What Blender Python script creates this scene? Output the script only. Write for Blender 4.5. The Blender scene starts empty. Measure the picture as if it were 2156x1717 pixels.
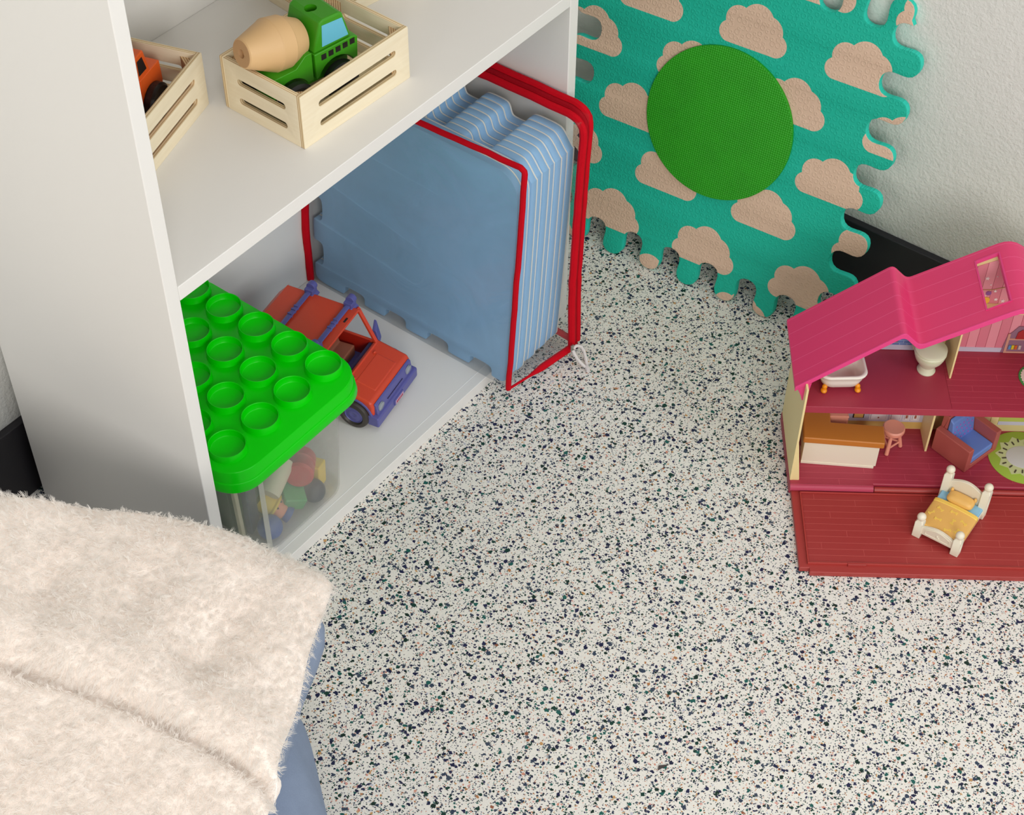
import bpy, bmesh, math, random
from mathutils import Matrix, Vector
random.seed(7)
PI = math.pi
SC = bpy.context.scene
COL = SC.collection

# ------------------------------------------------------------------ camera, world, lights, exposure
CAM = Vector((-0.66173, -0.87075, 1.44923)); YAW, PITCH, ROLL, FPX = 0.6476, 0.8141, 0.0083, 3559.0
def make_camera():
    f = Vector((math.cos(YAW)*math.cos(PITCH), math.sin(YAW)*math.cos(PITCH), -math.sin(PITCH)))
    r = f.cross(Vector((0, 0, 1))).normalized(); u = r.cross(f)
    c, s = math.cos(ROLL), math.sin(ROLL)
    r, u = r*c + u*s, u*c - r*s
    cd = bpy.data.cameras.new('camera'); co = bpy.data.objects.new('camera', cd); COL.objects.link(co)
    co.matrix_world = Matrix(((r.x, u.x, -f.x, CAM.x), (r.y, u.y, -f.y, CAM.y), (r.z, u.z, -f.z, CAM.z), (0, 0, 0, 1)))
    cd.sensor_fit = 'HORIZONTAL'; cd.sensor_width = 36.0; cd.lens = 36.0*FPX/2156.0
    cd.clip_start = 0.01; cd.clip_end = 50
    SC.camera = co
make_camera()
W = bpy.data.worlds.new('room_light'); SC.world = W; W.use_nodes = True
W.node_tree.nodes['Background'].inputs[0].default_value = (0.94, 0.97, 1.0, 1)
W.node_tree.nodes['Background'].inputs[1].default_value = 0.19
def area(name, loc, target, size, power, color):
    ld = bpy.data.lights.new(name, 'AREA'); ld.shape = 'RECTANGLE'; ld.size, ld.size_y = size
    ld.energy = power; ld.color = color
    o = bpy.data.objects.new(name, ld); COL.objects.link(o); o.location = loc
    o.rotation_euler = (Vector(target) - Vector(loc)).to_track_quat('-Z', 'Y').to_euler()
    return o
area('window_daylight', (-1.42, -2.05, 1.50), (0.2, -0.1, 0.2), (1.1, 1.0), 34, (1.0, 0.96, 0.91))
area('second_window_daylight', (0.55, -2.7, 1.7), (0.3, -0.1, 0.15), (1.5, 1.2), 27, (0.88, 0.95, 1.0))
area('side_fill_light', (-2.1, -0.45, 1.5), (0.4, -0.3, 0.1), (1.1, 1.0), 8.5, (1.0, 0.965, 0.925))  # added weak fill standing in for broad ambient light from the left
area('overhead_light', (-0.1, -0.9, 2.6), (0.3, -0.2, 0.0), (1.2, 1.2), 9, (1.0, 0.97, 0.94))  # unseen broad soft light from overhead
SC.view_settings.view_transform = 'Standard'; SC.view_settings.look = 'None'
SC.view_settings.gamma = 1.0; SC.view_settings.use_curve_mapping = False
SC.view_settings.exposure = 0.0

# ------------------------------------------------------------------ measures (metres)
BW, BT, BD, ZM, TM, TB = 0.600, 0.01485, 0.2847, 0.46748, 0.01605, 0.0159    # bookcase width, panel, depth, middle shelf top
XB, YA, HB = 0.8610, 0.3093, 0.1064                                            # side wall, back wall, baseboard height

# ------------------------------------------------------------------ materials
def lin(c):
    c = [v/255.0 for v in c]
    return tuple((v/12.92 if v <= 0.04045 else ((v+0.055)/1.055)**2.4) for v in c) + (1.0,)
MATS = {}
class NT:
    def __init__(s, m): s.t = m.node_tree; s.n = s.t.nodes; s.l = s.t.links
    def new(s, kind, **kw):
        n = s.n.new(kind)
        for k, v in kw.items(): setattr(n, k, v)
        return n
    def link(s, a, b): s.l.new(a, b)
    def math(s, op, a, b=None, c=None, clamp=False):
        n = s.n.new('ShaderNodeMath'); n.operation = op; n.use_clamp = clamp
        for i, v in enumerate((a, b, c)):
            if v is None: continue
            if isinstance(v, (int, float)): n.inputs[i].default_value = v
            else: s.l.new(v, n.inputs[i])
        return n.outputs[0]
    def mix(s, fac, a, b):
        n = s.n.new('ShaderNodeMix'); n.data_type = 'RGBA'
        for i, v in ((0, fac), (6, a), (7, b)):
            if isinstance(v, (int, float, tuple)): n.inputs[i].default_value = v
            else: s.l.new(v, n.inputs[i])
        return n.outputs[2]
    def noise(s, vec, scale, detail=2.0, rough=0.5):
        n = s.n.new('ShaderNodeTexNoise'); n.inputs['Scale'].default_value = scale
        n.inputs['Detail'].default_value = detail; n.inputs['Roughness'].default_value = rough
        if vec is not None: s.l.new(vec, n.inputs['Vector'])
        return n
    def bump(s, height, strength, dist, normal=None):
        n = s.n.new('ShaderNodeBump'); n.inputs['Strength'].default_value = strength; n.inputs['Distance'].default_value = dist
        s.l.new(height, n.inputs['Height'])
        if normal is not None: s.l.new(normal, n.inputs['Normal'])
        return n.outputs[0]
    def coords(s, kind='Object'):
        return s.n.new('ShaderNodeTexCoord').outputs[kind]
    def sep(s, v):
        n = s.n.new('ShaderNodeSeparateXYZ'); s.l.new(v, n.inputs[0]); return n.outputs
    def comb(s, x, y, z=0.0):
        n = s.n.new('ShaderNodeCombineXYZ')
        for i, v in enumerate((x, y, z)):
            if isinstance(v, (int, float)): n.inputs[i].default_value = v
            else: s.l.new(v, n.inputs[i])
        return n.outputs[0]
def mat(name, rgb, rough=0.5, bump=None, spec=0.5, sub=0.0, metal=0.0, vary=0.0):
    """plain plastic, paint or wood; bump = (scale, strength, distance)"""
    if name in MATS: return MATS[name]
    m = bpy.data.materials.new(name); m.use_nodes = True; t = NT(m); p = t.n['Principled BSDF']
    p.inputs['Base Color'].default_value = lin(rgb); p.inputs['Roughness'].default_value = rough
    p.inputs['Specular IOR Level'].default_value = spec; p.inputs['Metallic'].default_value = metal
    if sub: p.inputs['Subsurface Weight'].default_value = sub; p.inputs['Subsurface Radius'].default_value = (.004, .003, .002)
    co = t.coords()
    if bump:
        nz = t.noise(co, bump[0], 3.0); t.link(t.bump(nz.outputs[0], bump[1], bump[2]), p.inputs['Normal'])
    if vary:
        nz = t.noise(co, 18.0, 3.0); c = lin(rgb)
        lo = tuple(v*(1-vary) for v in c[:3])+(1,); hi = tuple(min(1, v*(1+vary)) for v in c[:3])+(1,)
        t.link(t.mix(nz.outputs[0], lo, hi), p.inputs['Base Color'])
    MATS[name] = m; return m

def mat_terrazzo():
    m = bpy.data.materials.new('terrazzo_vinyl'); m.use_nodes = True; t = NT(m); p = t.n['Principled BSDF']
    co = t.coords()
    base_n = t.noise(co, 900.0, 2.0); big_n = t.noise(co, 260.0, 3.0)
    col = t.mix(t.math('MULTIPLY', base_n.outputs[0], 1.0), lin((214, 209, 199)), lin((251, 248, 242)))
    warm = t.math('GREATER_THAN', big_n.outputs[0], 0.60)
    col = t.mix(t.math('MULTIPLY', warm, 0.35), col, lin((206, 203, 205)))
    dark = [(22, 28, 66), (12, 44, 36), (24, 92, 86), (48, 62, 84), (24, 30, 60), (14, 58, 50), (30, 34, 74), (60, 72, 90)]
    warmc = [(176, 118, 72), (206, 142, 122), (150, 92, 66), (196, 150, 96), (186, 188, 200), (214, 160, 150)]
    def layer(col, scale, present, rmin, rmax, distort, pal, seed):
        wn = t.noise(t.math_vec(co, seed), scale*1.3, 2.0)
        d0 = t.n.new('ShaderNodeVectorMath'); d0.operation = 'MULTIPLY_ADD'
        t.link(wn.outputs['Color'], d0.inputs[0]); d0.inputs[1].default_value = (distort,)*3
        t.link(t.math_vec(co, seed), d0.inputs[2])
        wh = t.noise(t.math_vec(co, seed+2.0), scale*3.6, 1.0)
        d = t.n.new('ShaderNodeVectorMath'); d.operation = 'MULTIPLY_ADD'
        t.link(wh.outputs['Color'], d.inputs[0]); d.inputs[1].default_value = (distort*.75,)*3
        t.link(d0.outputs[0], d.inputs[2])
        v = t.new('ShaderNodeTexVoronoi', voronoi_dimensions='2D'); v.inputs['Scale'].default_value = scale
        t.link(d.outputs[0], v.inputs['Vector'])
        r, g, b = t.sep(v.outputs['Color'])[0:3]
        on = t.math('LESS_THAN', r, present)
        rad = t.math('MULTIPLY_ADD', g, rmax-rmin, rmin)
        inside = t.math('LESS_THAN', v.outputs['Distance'], rad)
        rp = t.n.new('ShaderNodeValToRGB'); rp.color_ramp.interpolation = 'CONSTANT'
        els = rp.color_ramp.elements; n = len(pal)
        els[0].position = 0; els[0].color = lin(pal[0]); els[1].position = 1.0/n; els[1].color = lin(pal[1])
        for i in range(2, n):
            e = els.new(i/n); e.color = lin(pal[i])
        t.link(b, rp.inputs[0])
        return t.mix(t.math('MULTIPLY', on, inside), col, rp.outputs[0])
    NT.math_vec = lambda s, v, k: _offset(s, v, k)
    col = layer(col, 620, 0.30, .22, .50, .0014, dark+warmc[:2], 5.0)
    col = layer(col, 330, 0.06, .22, .45, .0028, warmc, 3.0)
    col = layer(col, 360, 0.20, .20, .52, .0024, dark, 1.0)
    col = layer(col, 210, 0.035, .20, .38, .0038, warmc, 9.0)
    col = layer(col, 215, 0.17, .20, .50, .0038, dark, 7.0)
    col = layer(col, 150, 0.12, .20, .40, .0042, dark, 11.0)
    t.link(col, p.inputs['Base Color']); p.inputs['Roughness'].default_value = 0.42
    p.inputs['Specular IOR Level'].default_value = 0.35
    nz = t.noise(co, 700, 2.0); t.link(t.bump(nz.outputs[0], 0.12, 0.0006), p.inputs['Normal'])
    return m
def _offset(s, v, k):
    n = s.n.new('ShaderNodeVectorMath'); n.operation = 'ADD'; s.l.new(v, n.inputs[0]); n.inputs[1].default_value = (k*.137, k*.071, 0)
    return n.outputs[0]

def mat_wall():
    m = bpy.data.materials.new('textured_wall_paint'); m.use_nodes = True; t = NT(m); p = t.n['Principled BSDF']
    co = t.coords(); p.inputs['Base Color'].default_value = lin((228, 228, 223)); p.inputs['Roughness'].default_value = 0.85
    a = t.noise(co, 260, 3.0, .55); b = t.noise(co, 95, 2.0)
    h = t.math('ADD', a.outputs[0], t.math('MULTIPLY', b.outputs[0], .8))
    t.link(t.bump(h, 0.5, 0.0022), p.inputs['Normal']); return m

def mat_ply(name='birch_plywood'):
    m = bpy.data.materials.new(name); m.use_nodes = True; t = NT(m); p = t.n['Principled BSDF']
    co = t.coords(); x, y, z = t.sep(co)[0:3]
    grain = t.noise(t.comb(t.math('MULTIPLY', x, 12.0), t.math('MULTIPLY', y, 160.0), 0), 1.6, 3.0)
    face = t.mix(grain.outputs[0], lin((233, 217, 184)), lin((245, 234, 208)))
    band = t.math('GREATER_THAN', t.math('PINGPONG', t.math('ADD', z, 0.0006), 0.0012), 0.00066)
    edge = t.mix(band, lin((234, 216, 178)), lin((202, 170, 126)))
    inside = t.math('LESS_THAN', t.math('ABSOLUTE', z), 0.00215)
    t.link(t.mix(inside, face, edge), p.inputs['Base Color']); p.inputs['Roughness'].default_value = 0.6
    p.inputs['Specular IOR Level'].default_value = 0.25
    return m

def mat_lines(name, rgb, rgb_line, rough, rows, axis, width, bricks=0.0, depth=.0004):
    """moulded plastic with raised plank lines: rows = spacing along the axis, bricks = spacing of the cross joints"""
    m = bpy.data.materials.new(name); m.use_nodes = True; t = NT(m); p = t.n['Principled BSDF']
    co = t.coords(); s = t.sep(co)
    a = s[axis]; other = s[1-axis] if axis < 2 else s[0]
    q = t.math('DIVIDE', a, rows)
    fr = t.math('FRACT', t.math('ADD', q, 100.0))
    ln = t.math('LESS_THAN', fr, width/rows)
    if bricks:
        row = t.math('FLOOR', t.math('ADD', q, 100.0))
        sh = t.math('FRACT', t.math('MULTIPLY', row, 0.377))
        fb = t.math('FRACT', t.math('ADD', t.math('ADD', t.math('DIVIDE', other, bricks), sh), 50.0))
        ln = t.math('MAXIMUM', ln, t.math('LESS_THAN', fb, width/bricks*0.8))
    nz = t.noise(co, 900, 2.0)
    c = t.mix(ln, lin(rgb), lin(rgb_line)); t.link(c, p.inputs['Base Color']); p.inputs['Roughness'].default_value = rough
    h = t.math('ADD', ln, t.math('MULTIPLY', nz.outputs[0], 0.12))
    t.link(t.bump(h, 0.35, depth), p.inputs['Normal']); return m

def mat_clear(name, tint, haze_rgb, haze, rough=.18, wrinkle=None, gloss=0.10):
    """thin clear or frosted plastic: part transparent, part milky, part glossy"""
    m = bpy.data.materials.new(name); m.use_nodes = True; t = NT(m)
    for n in list(t.n): t.n.remove(n)
    out = t.n.new('ShaderNodeOutputMaterial')
    tr = t.n.new('ShaderNodeBsdfTransparent'); tr.inputs[0].default_value = tint
    df = t.n.new('ShaderNodeBsdfDiffuse'); df.inputs[0].default_value = lin(haze_rgb)
    tl = t.n.new('ShaderNodeBsdfTranslucent'); tl.inputs[0].default_value = lin(haze_rgb)
    gl = t.n.new('ShaderNodeBsdfGlossy'); gl.inputs['Roughness'].default_value = rough
    a = t.n.new('ShaderNodeMixShader'); a.inputs[0].default_value = 0.5; t.link(df.outputs[0], a.inputs[1]); t.link(tl.outputs[0], a.inputs[2])
    b = t.n.new('ShaderNodeMixShader'); t.link(tr.outputs[0], b.inputs[1]); t.link(a.outputs[0], b.inputs[2])
    c = t.n.new('ShaderNodeMixShader'); t.link(b.outputs[0], c.inputs[1]); t.link(gl.outputs[0], c.inputs[2])
    b.inputs[0].default_value = haze; c.inputs[0].default_value = gloss
    if wrinkle:
        co = t.coords(); n1 = t.noise(co, wrinkle[0], 4.0, .6); n1.inputs['Distortion'].default_value = 1.4
        bm_ = t.bump(n1.outputs[0], wrinkle[1], wrinkle[2])
        for s in (df, gl): t.link(bm_, s.inputs['Normal'])
        k = t.math('MULTIPLY_ADD', n1.outputs[0], haze*1.1, haze*.45); t.link(k, b.inputs[0])
    t.link(c.outputs[0], out.inputs[0]); return m

def mat_cloud_foam():
    m = bpy.data.materials.new('teal_cloud_foam'); m.use_nodes = True; t = NT(m); p = t.n['Principled BSDF']
    co = t.coords(); x, y, z = t.sep(co)[0:3]
    PXX, PYY = 0.1345, 0.1448
    circles = [(.0085, .0130, .0130), (.0170, .0300, .0165), (.0400, .0345, .0205), (.0545, .0265, .0190), (.0675, .0138, .0140)]
    def cloud(x0, y0):
        lx = t.math('SUBTRACT', t.math('MODULO', t.math('ADD', t.math('SUBTRACT', x, x0-.012), PXX*20), PXX), .012)
        ly = t.math('SUBTRACT', t.math('MODULO', t.math('ADD', t.math('SUBTRACT', y, y0-.010), PYY*20), PYY), .010)
        best = None
        for cx, cy, r in circles:
            dx = t.math('SUBTRACT', lx, cx); dy = t.math('SUBTRACT', ly, cy)
            d = t.math('SUBTRACT', r, t.math('SQRT', t.math('ADD', t.math('MULTIPLY', dx, dx), t.math('MULTIPLY', dy, dy))))
            best = d if best is None else t.math('MAXIMUM', best, d)
        bx = t.math('SUBTRACT', .030, t.math('ABSOLUTE', t.math('SUBTRACT', lx, .038)))
        by = t.math('SUBTRACT', .0150, t.math('ABSOLUTE', t.math('SUBTRACT', ly, .0150)))
        best = t.math('MAXIMUM', best, t.math('MINIMUM', bx, by))
        return best
    d = t.math('MAXIMUM', cloud(.085, .3240), cloud(.0160, .2560))
    front = t.math('GREATER_THAN', z, 0.0048)
    msk = t.math('MULTIPLY', t.math('GREATER_THAN', d, 0.0), front)
    col = t.mix(msk, lin((22, 178, 152)), lin((214, 184, 160)))
    side = t.mix(front, lin((44, 214, 190)), col)
    t.link(side, p.inputs['Base Color']); p.inputs['Roughness'].default_value = .62; p.inputs['Specular IOR Level'].default_value = .3
    def ring(scale, seed, r0, r1):
        v = t.new('ShaderNodeTexVoronoi', voronoi_dimensions='2D'); v.inputs['Scale'].default_value = scale; v.inputs['Randomness'].default_value = .55
        t.link(_offset(t, co, seed), v.inputs['Vector'])
        g = t.sep(v.outputs['Color'])[1]
        rad = t.math('MULTIPLY_ADD', g, r1-r0, r0)
        e = t.math('ABSOLUTE', t.math('SUBTRACT', v.outputs['Distance'], rad))
        return t.math('SUBTRACT', 1.0, t.math('DIVIDE', e, .15), clamp=True)
    h = ring(136, 2.0, .20, .42)
    grain = t.noise(co, 1400, 2.0)
    h = t.math('ADD', h, t.math('MULTIPLY', grain.outputs[0], .25))
    h = t.math('ADD', h, t.math('MULTIPLY', t.math('MULTIPLY', d, 900.0, clamp=True), .3))
    t.link(t.bump(h, .42, .0009), p.inputs['Normal']); return m

def mat_weave(name, rgb, scale=520):
    m = bpy.data.materials.new(name); m.use_nodes = True; t = NT(m); p = t.n['Principled BSDF']
    co = t.coords(); x, y, z = t.sep(co)[0:3]
    a = t.math('SINE', t.math('MULTIPLY', t.math('ADD', x, y), scale*2.2)); b = t.math('SINE', t.math('MULTIPLY', t.math('SUBTRACT', x, y), scale*2.2))
    h = t.math('MULTIPLY_ADD', t.math('MULTIPLY', a, b), .5, .5)
    nz = t.noise(co, 30, 2.0)
    c = t.mix(nz.outputs[0], tuple(v*.85 for v in lin(rgb)[:3])+(1,), tuple(min(1, v*1.12) for v in lin(rgb)[:3])+(1,))
    t.link(c, p.inputs['Base Color']); p.inputs['Roughness'].default_value = .55
    t.link(t.bump(h, .8, .0009), p.inputs['Normal']); return m

def mat_wall_print(name, kind):
    """printed sticker on a doll-house back wall"""
    m = bpy.data.materials.new(name); m.use_nodes = True; t = NT(m); p = t.n['Principled BSDF']; p.inputs['Roughness'].default_value = .4
    co = t.coords(); x, y, z = t.sep(co)[0:3]
    if kind == 'pink':
        f = t.math('FRACT', t.math('ADD', t.math('DIVIDE', x, .0107), 50.0))
        alt = t.math('GREATER_THAN', t.math('FRACT', t.math('ADD', t.math('DIVIDE', x, .0214), 50.0)), .5)
        c = t.mix(alt, lin((226, 134, 152)), lin((238, 158, 172))); c = t.mix(t.math('LESS_THAN', f, .05), c, lin((170, 74, 92)))
    elif kind == 'blue':
        b = t.new('ShaderNodeTexBrick'); b.inputs['Scale'].default_value = 60; t.link(t.comb(x, z, 0), b.inputs['Vector'])
        b.inputs['Color1'].default_value = lin((88, 116, 176)); b.inputs['Color2'].default_value = lin((112, 140, 196)); b.inputs['Mortar'].default_value = lin((176, 190, 220))
        c = b.outputs[0]
    else:
        c = t.mix(t.math('GREATER_THAN', z, .0257), lin((222, 190, 110)), lin((206, 206, 222)))
    t.link(c, p.inputs['Base Color']); return m

def mat_fabric(name, rgb, scale=900, rough=.9, strength=.25):
    m = bpy.data.materials.new(name); m.use_nodes = True; t = NT(m); p = t.n['Principled BSDF']
    co = t.coords(); a = t.noise(co, scale, 2.0); b = t.noise(co, 60, 3.0)
    k = t.math('MULTIPLY_ADD', a.outputs[0], .5, t.math('MULTIPLY', b.outputs[0], .5))
    c = lin(rgb); t.link(t.mix(k, tuple(v*.78 for v in c[:3])+(1,), tuple(min(1, v*1.2) for v in c[:3])+(1,)), p.inputs['Base Color'])
    p.inputs['Roughness'].default_value = rough; p.inputs['Specular IOR Level'].default_value = .15
    t.link(t.bump(a.outputs[0], strength, .0006), p.inputs['Normal']); return m

def mat_fleece():
    m = bpy.data.materials.new('cream_sherpa_fleece'); m.use_nodes = True; t = NT(m); p = t.n['Principled BSDF']
    co = t.coords(); a = t.noise(co, 210, 4.0, .65); b = t.noise(co, 24, 3.0)
    k = t.math('MULTIPLY_ADD', a.outputs[0], .55, t.math('MULTIPLY', b.outputs[0], .45))
    t.link(t.mix(k, lin((251, 235, 223)), lin((254, 248, 243))), p.inputs['Base Color'])
    p.inputs['Roughness'].default_value = .95; p.inputs['Specular IOR Level'].default_value = .05
    t.link(t.bump(a.outputs[0], .55, .004), p.inputs['Normal']); return m

def mat_pile():
    m = bpy.data.materials.new('cream_fleece_pile'); m.use_nodes = True; t = NT(m)
    out = t.n['Material Output']; t.n.remove(t.n['Principled BSDF'])
    df = t.n.new('ShaderNodeBsdfDiffuse'); tl = t.n.new('ShaderNodeBsdfTranslucent'); mx = t.n.new('ShaderNodeMixShader')
    for n in (df, tl): n.inputs[0].default_value = (.985, .955, .925, 1)
    mx.inputs[0].default_value = .5; t.link(df.outputs[0], mx.inputs[1]); t.link(tl.outputs[0], mx.inputs[2]); t.link(mx.outputs[0], out.inputs[0])
    return m
# ------------------------------------------------------------------ mesh helpers
class MB:
    def __init__(s): s.bm = bmesh.new()
    def _m(s, faces, mi):
        for f in faces: f.material_index = mi
    def box(s, x0, x1, y0, y1, z0, z1, M=None, mi=0):
        vs = [s.bm.verts.new((M @ Vector(p)) if M else p) for p in
              ((x0, y0, z0), (x1, y0, z0), (x1, y1, z0), (x0, y1, z0), (x0, y0, z1), (x1, y0, z1), (x1, y1, z1), (x0, y1, z1))]
        fs = [s.bm.faces.new([vs[i] for i in q]) for q in ((3, 2, 1, 0), (4, 5, 6, 7), (0, 1, 5, 4), (1, 2, 6, 5), (2, 3, 7, 6), (3, 0, 4, 7))]
        s._m(fs, mi); return s
    def hexa(s, pts, mi=0):
        vs = [s.bm.verts.new(p) for p in pts]
        fs = [s.bm.faces.new([vs[i] for i in q]) for q in ((3, 2, 1, 0), (4, 5, 6, 7), (0, 1, 5, 4), (1, 2, 6, 5), (2, 3, 7, 6), (3, 0, 4, 7))]
        s._m(fs, mi); return s
    def prism(s, poly, a, b, axis='z', mi=0, M=None):
        """poly extruded from a to b along an axis; poly is (x,y), (y,z) for axis x, (x,z) for axis y"""
        def P(q, h):
            v = Vector({'z': (q[0], q[1], h), 'x': (h, q[0], q[1]), 'y': (q[0], h, q[1])}[axis])
            return (M @ v) if M else v
        A = [s.bm.verts.new(P(q, a)) for q in poly]; B = [s.bm.verts.new(P(q, b)) for q in poly]
        n = len(poly); fs = [s.bm.faces.new(A[::-1]), s.bm.faces.new(B)]
        for i in range(n): fs.append(s.bm.faces.new((A[i], A[(i+1) % n], B[(i+1) % n], B[i])))
        s._m(fs, mi); return s
    def rings(s, rings, mi=0, cap0=True, cap1=True, closed=True):
        V = [[s.bm.verts.new(p) for p in r] for r in rings]; fs = []
        for a, b in zip(V, V[1:]):
            n = len(a)
            for i in range(n if closed else n-1): fs.append(s.bm.faces.new((a[i], a[(i+1) % n], b[(i+1) % n], b[i])))
        if cap0: fs.append(s.bm.faces.new(V[0][::-1]))
        if cap1: fs.append(s.bm.faces.new(V[-1]))
        s._m(fs, mi); return s
    def lathe(s, prof, n=28, M=None, mi=0, cap0=True, cap1=True):
        M = M or Matrix()
        R = [[M @ Vector((max(r, 1e-5)*math.cos(2*PI*i/n), max(r, 1e-5)*math.sin(2*PI*i/n), z)) for i in range(n)] for r, z in prof]
        return s.rings(R, mi, cap0, cap1)
    def tube(s, pts, r, n=10, mi=0, closed=False, flat=1.0):
        pts = [Vector(p) for p in pts]; R = []; N = len(pts)
        up = None
        for i, p in enumerate(pts):
            a = pts[(i-1) % N] if (closed or i > 0) else p; b = pts[(i+1) % N] if (closed or i < N-1) else p
            d = (b-a).normalized()
            if up is None: up = Vector((0, 0, 1)) if abs(d.z) < .9 else Vector((1, 0, 0))
            x = d.cross(up)
            if x.length < 1e-6: x = d.orthogonal()
            x.normalize(); y = x.cross(d).normalized(); up = y
            rr = r[i] if isinstance(r, (list, tuple)) else r
            R.append([p + x*rr*math.cos(2*PI*k/n) + y*rr*flat*math.sin(2*PI*k/n) for k in range(n)])
        if closed: R.append(R[0]); return s.rings(R, mi, False, False)
        return s.rings(R, mi)
    def sphere(s, c, r, n=16, sc=(1, 1, 1), M=None, mi=0):
        prof = [(math.sin(PI*i/(n//2)), -math.cos(PI*i/(n//2))) for i in range(n//2+1)]
        T = Matrix.Translation(Vector(c)) @ Matrix.Diagonal((r*sc[0], r*sc[1], r*sc[2], 1))
        return s.lathe(prof, n, (M @ T) if M else T, mi, False, False)
    def mesh(s, name, sharp=None):
        bmesh.ops.remove_doubles(s.bm, verts=s.bm.verts, dist=1e-7)
        bmesh.ops.recalc_face_normals(s.bm, faces=s.bm.faces)
        for f in s.bm.faces: f.smooth = True
        if sharp is not None:
            for e in s.bm.edges:
                if len(e.link_faces) != 2 or e.calc_face_angle(0) > sharp: e.smooth = False
        me = bpy.data.meshes.new(name); s.bm.to_mesh(me); s.bm.free(); return me
def add(name, mb, mats, parent=None, bevel=0.0, seg=2, subsurf=0, M=None, sharp=0.62, label=None):
    me = mb if isinstance(mb, bpy.types.Mesh) else mb.mesh(name, None if (bevel or subsurf) else sharp)
    for m in (mats if isinstance(mats, (list, tuple)) else [mats]): me.materials.append(m)
    o = bpy.data.objects.new(name, me); COL.objects.link(o)
    if parent: o.parent = parent
    if M: o.matrix_local = M
    if bevel:
        b = o.modifiers.new('bevel', 'BEVEL'); b.width = bevel; b.segments = seg; b.limit_method = 'ANGLE'; b.angle_limit = 0.6; b.harden_normals = True
    if subsurf:
        b = o.modifiers.new('smooth', 'SUBSURF'); b.levels = b.render_levels = subsurf
    if label: o['label'] = label
    return o
def thing(name, label, cat, M=None, group=None):
    o = bpy.data.objects.new(name, None); COL.objects.link(o); o.empty_display_size = .02
    if M: o.matrix_world = M
    return tag(o, label, cat, group)
def tag(o, label, cat, group=None, kind=None):
    o['label'] = label; o['category'] = cat
    if group: o['group'] = group
    if kind: o['kind'] = kind
    return o
def drill(o, cutter):
    """cut a hole into an object and keep the result as its own mesh"""
    me = cutter.mesh('cutter'); c = bpy.data.objects.new('cutter', me); COL.objects.link(c)
    c.matrix_world = o.parent.matrix_world.copy() if o.parent else Matrix()
    b = o.modifiers.new('hole', 'BOOLEAN'); b.object = c; b.operation = 'DIFFERENCE'; b.solver = 'EXACT'
    bpy.context.view_layer.update()
    new = bpy.data.meshes.new_from_object(o.evaluated_get(bpy.context.evaluated_depsgraph_get()))
    bm = bmesh.new(); bm.from_mesh(new)
    for e in bm.edges: e.smooth = len(e.link_faces) == 2 and e.calc_face_angle(0) < .3
    for f in bm.faces: f.smooth = f.calc_area() < 4e-5
    bm.to_mesh(new); bm.free()
    if 'custom_normal' in new.attributes: new.attributes.remove(new.attributes['custom_normal'])
    o.modifiers.clear(); o.data = new; bpy.data.objects.remove(c)
    return o
def struct(name, mb, m, label, cat, **kw):
    o = add(name, mb, m, **kw); o['kind'] = 'structure'; o['label'] = label; o['category'] = cat; return o
def frame(o, ex, ey, ez):
    return Matrix(((ex[0], ey[0], ez[0], o[0]), (ex[1], ey[1], ez[1], o[1]), (ex[2], ey[2], ez[2], o[2]), (0, 0, 0, 1)))
def rotz(o, a): return Matrix.Translation(Vector(o)) @ Matrix.Rotation(a, 4, 'Z')
def plate(name, outer, holes, thick, bevel=0.0, res=2):
    """flat sheet with holes, local xy outline, thickness centred on z = 0"""
    cu = bpy.data.curves.new(name, 'CURVE'); cu.dimensions = '2D'; cu.fill_mode = 'BOTH'; cu.extrude = max(thick/2-bevel, 1e-5); cu.bevel_depth = bevel; cu.bevel_resolution = res
    if bevel: cu.offset = -bevel
    for loop in [outer]+list(holes):
        sp = cu.splines.new('POLY'); sp.points.add(len(loop)-1); sp.use_cyclic_u = True
        for p, q in zip(sp.points, loop): p.co = (q[0], q[1], 0, 1)
    ob = bpy.data.objects.new(name, cu); me = bpy.data.meshes.new_from_object(ob)
    bpy.data.objects.remove(ob); bpy.data.curves.remove(cu)
    bm = bmesh.new(); bm.from_mesh(me); bmesh.ops.remove_doubles(bm, verts=bm.verts, dist=1e-6)
    for f in bm.faces: f.smooth = True
    for e in bm.edges:
        if len(e.link_faces) != 2 or e.calc_face_angle(0) > .6: e.smooth = False
    bm.to_mesh(me); bm.free(); me.materials.clear(); return me
def rrect(x0, x1, y0, y1, r, n=6):
    out = []
    for cx, cy, a in ((x1-r, y1-r, 0), (x0+r, y1-r, PI/2), (x0+r, y0+r, PI), (x1-r, y0+r, 1.5*PI)):
        out += [(cx+r*math.cos(a+PI/2*i/n), cy+r*math.sin(a+PI/2*i/n)) for i in range(n+1)]
    return out
def circle(cx, cy, r, n=32): return [(cx+r*math.cos(2*PI*i/n), cy+r*math.sin(2*PI*i/n)) for i in range(n)]

# ------------------------------------------------------------------ shared materials
M_WHITE = mat('white_laminate', (232, 230, 226), .42, (700, .05, .0004))
M_EDGE = mat('white_edge_band', (240, 241, 242), .38)
M_BASE = mat('charcoal_baseboard', (38, 36, 41), .5)
M_PLY = mat_ply()
M_BEECH = mat('pale_beech', (222, 182, 130), .5, vary=.10)
M_BEECH_END = mat('beech_end_grain', (196, 156, 112), .65)
M_GREEN_WOOD = mat('green_painted_wood', (58, 150, 16), .38, (60, .1, .002), vary=.06)
M_BLACK = mat('black_rubber', (26, 24, 26), .35)
M_WINDOW_BLUE = mat('sky_blue_paint', (104, 190, 216), .4)
M_YELLOW = mat('yellow_paint', (226, 196, 30), .4)
M_ORANGE_WOOD = mat('orange_painted_wood', (226, 92, 26), .45, vary=.06)
M_GREEN_LID = mat('bright_green_plastic', (0, 208, 0), .30, spec=.30)
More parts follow.
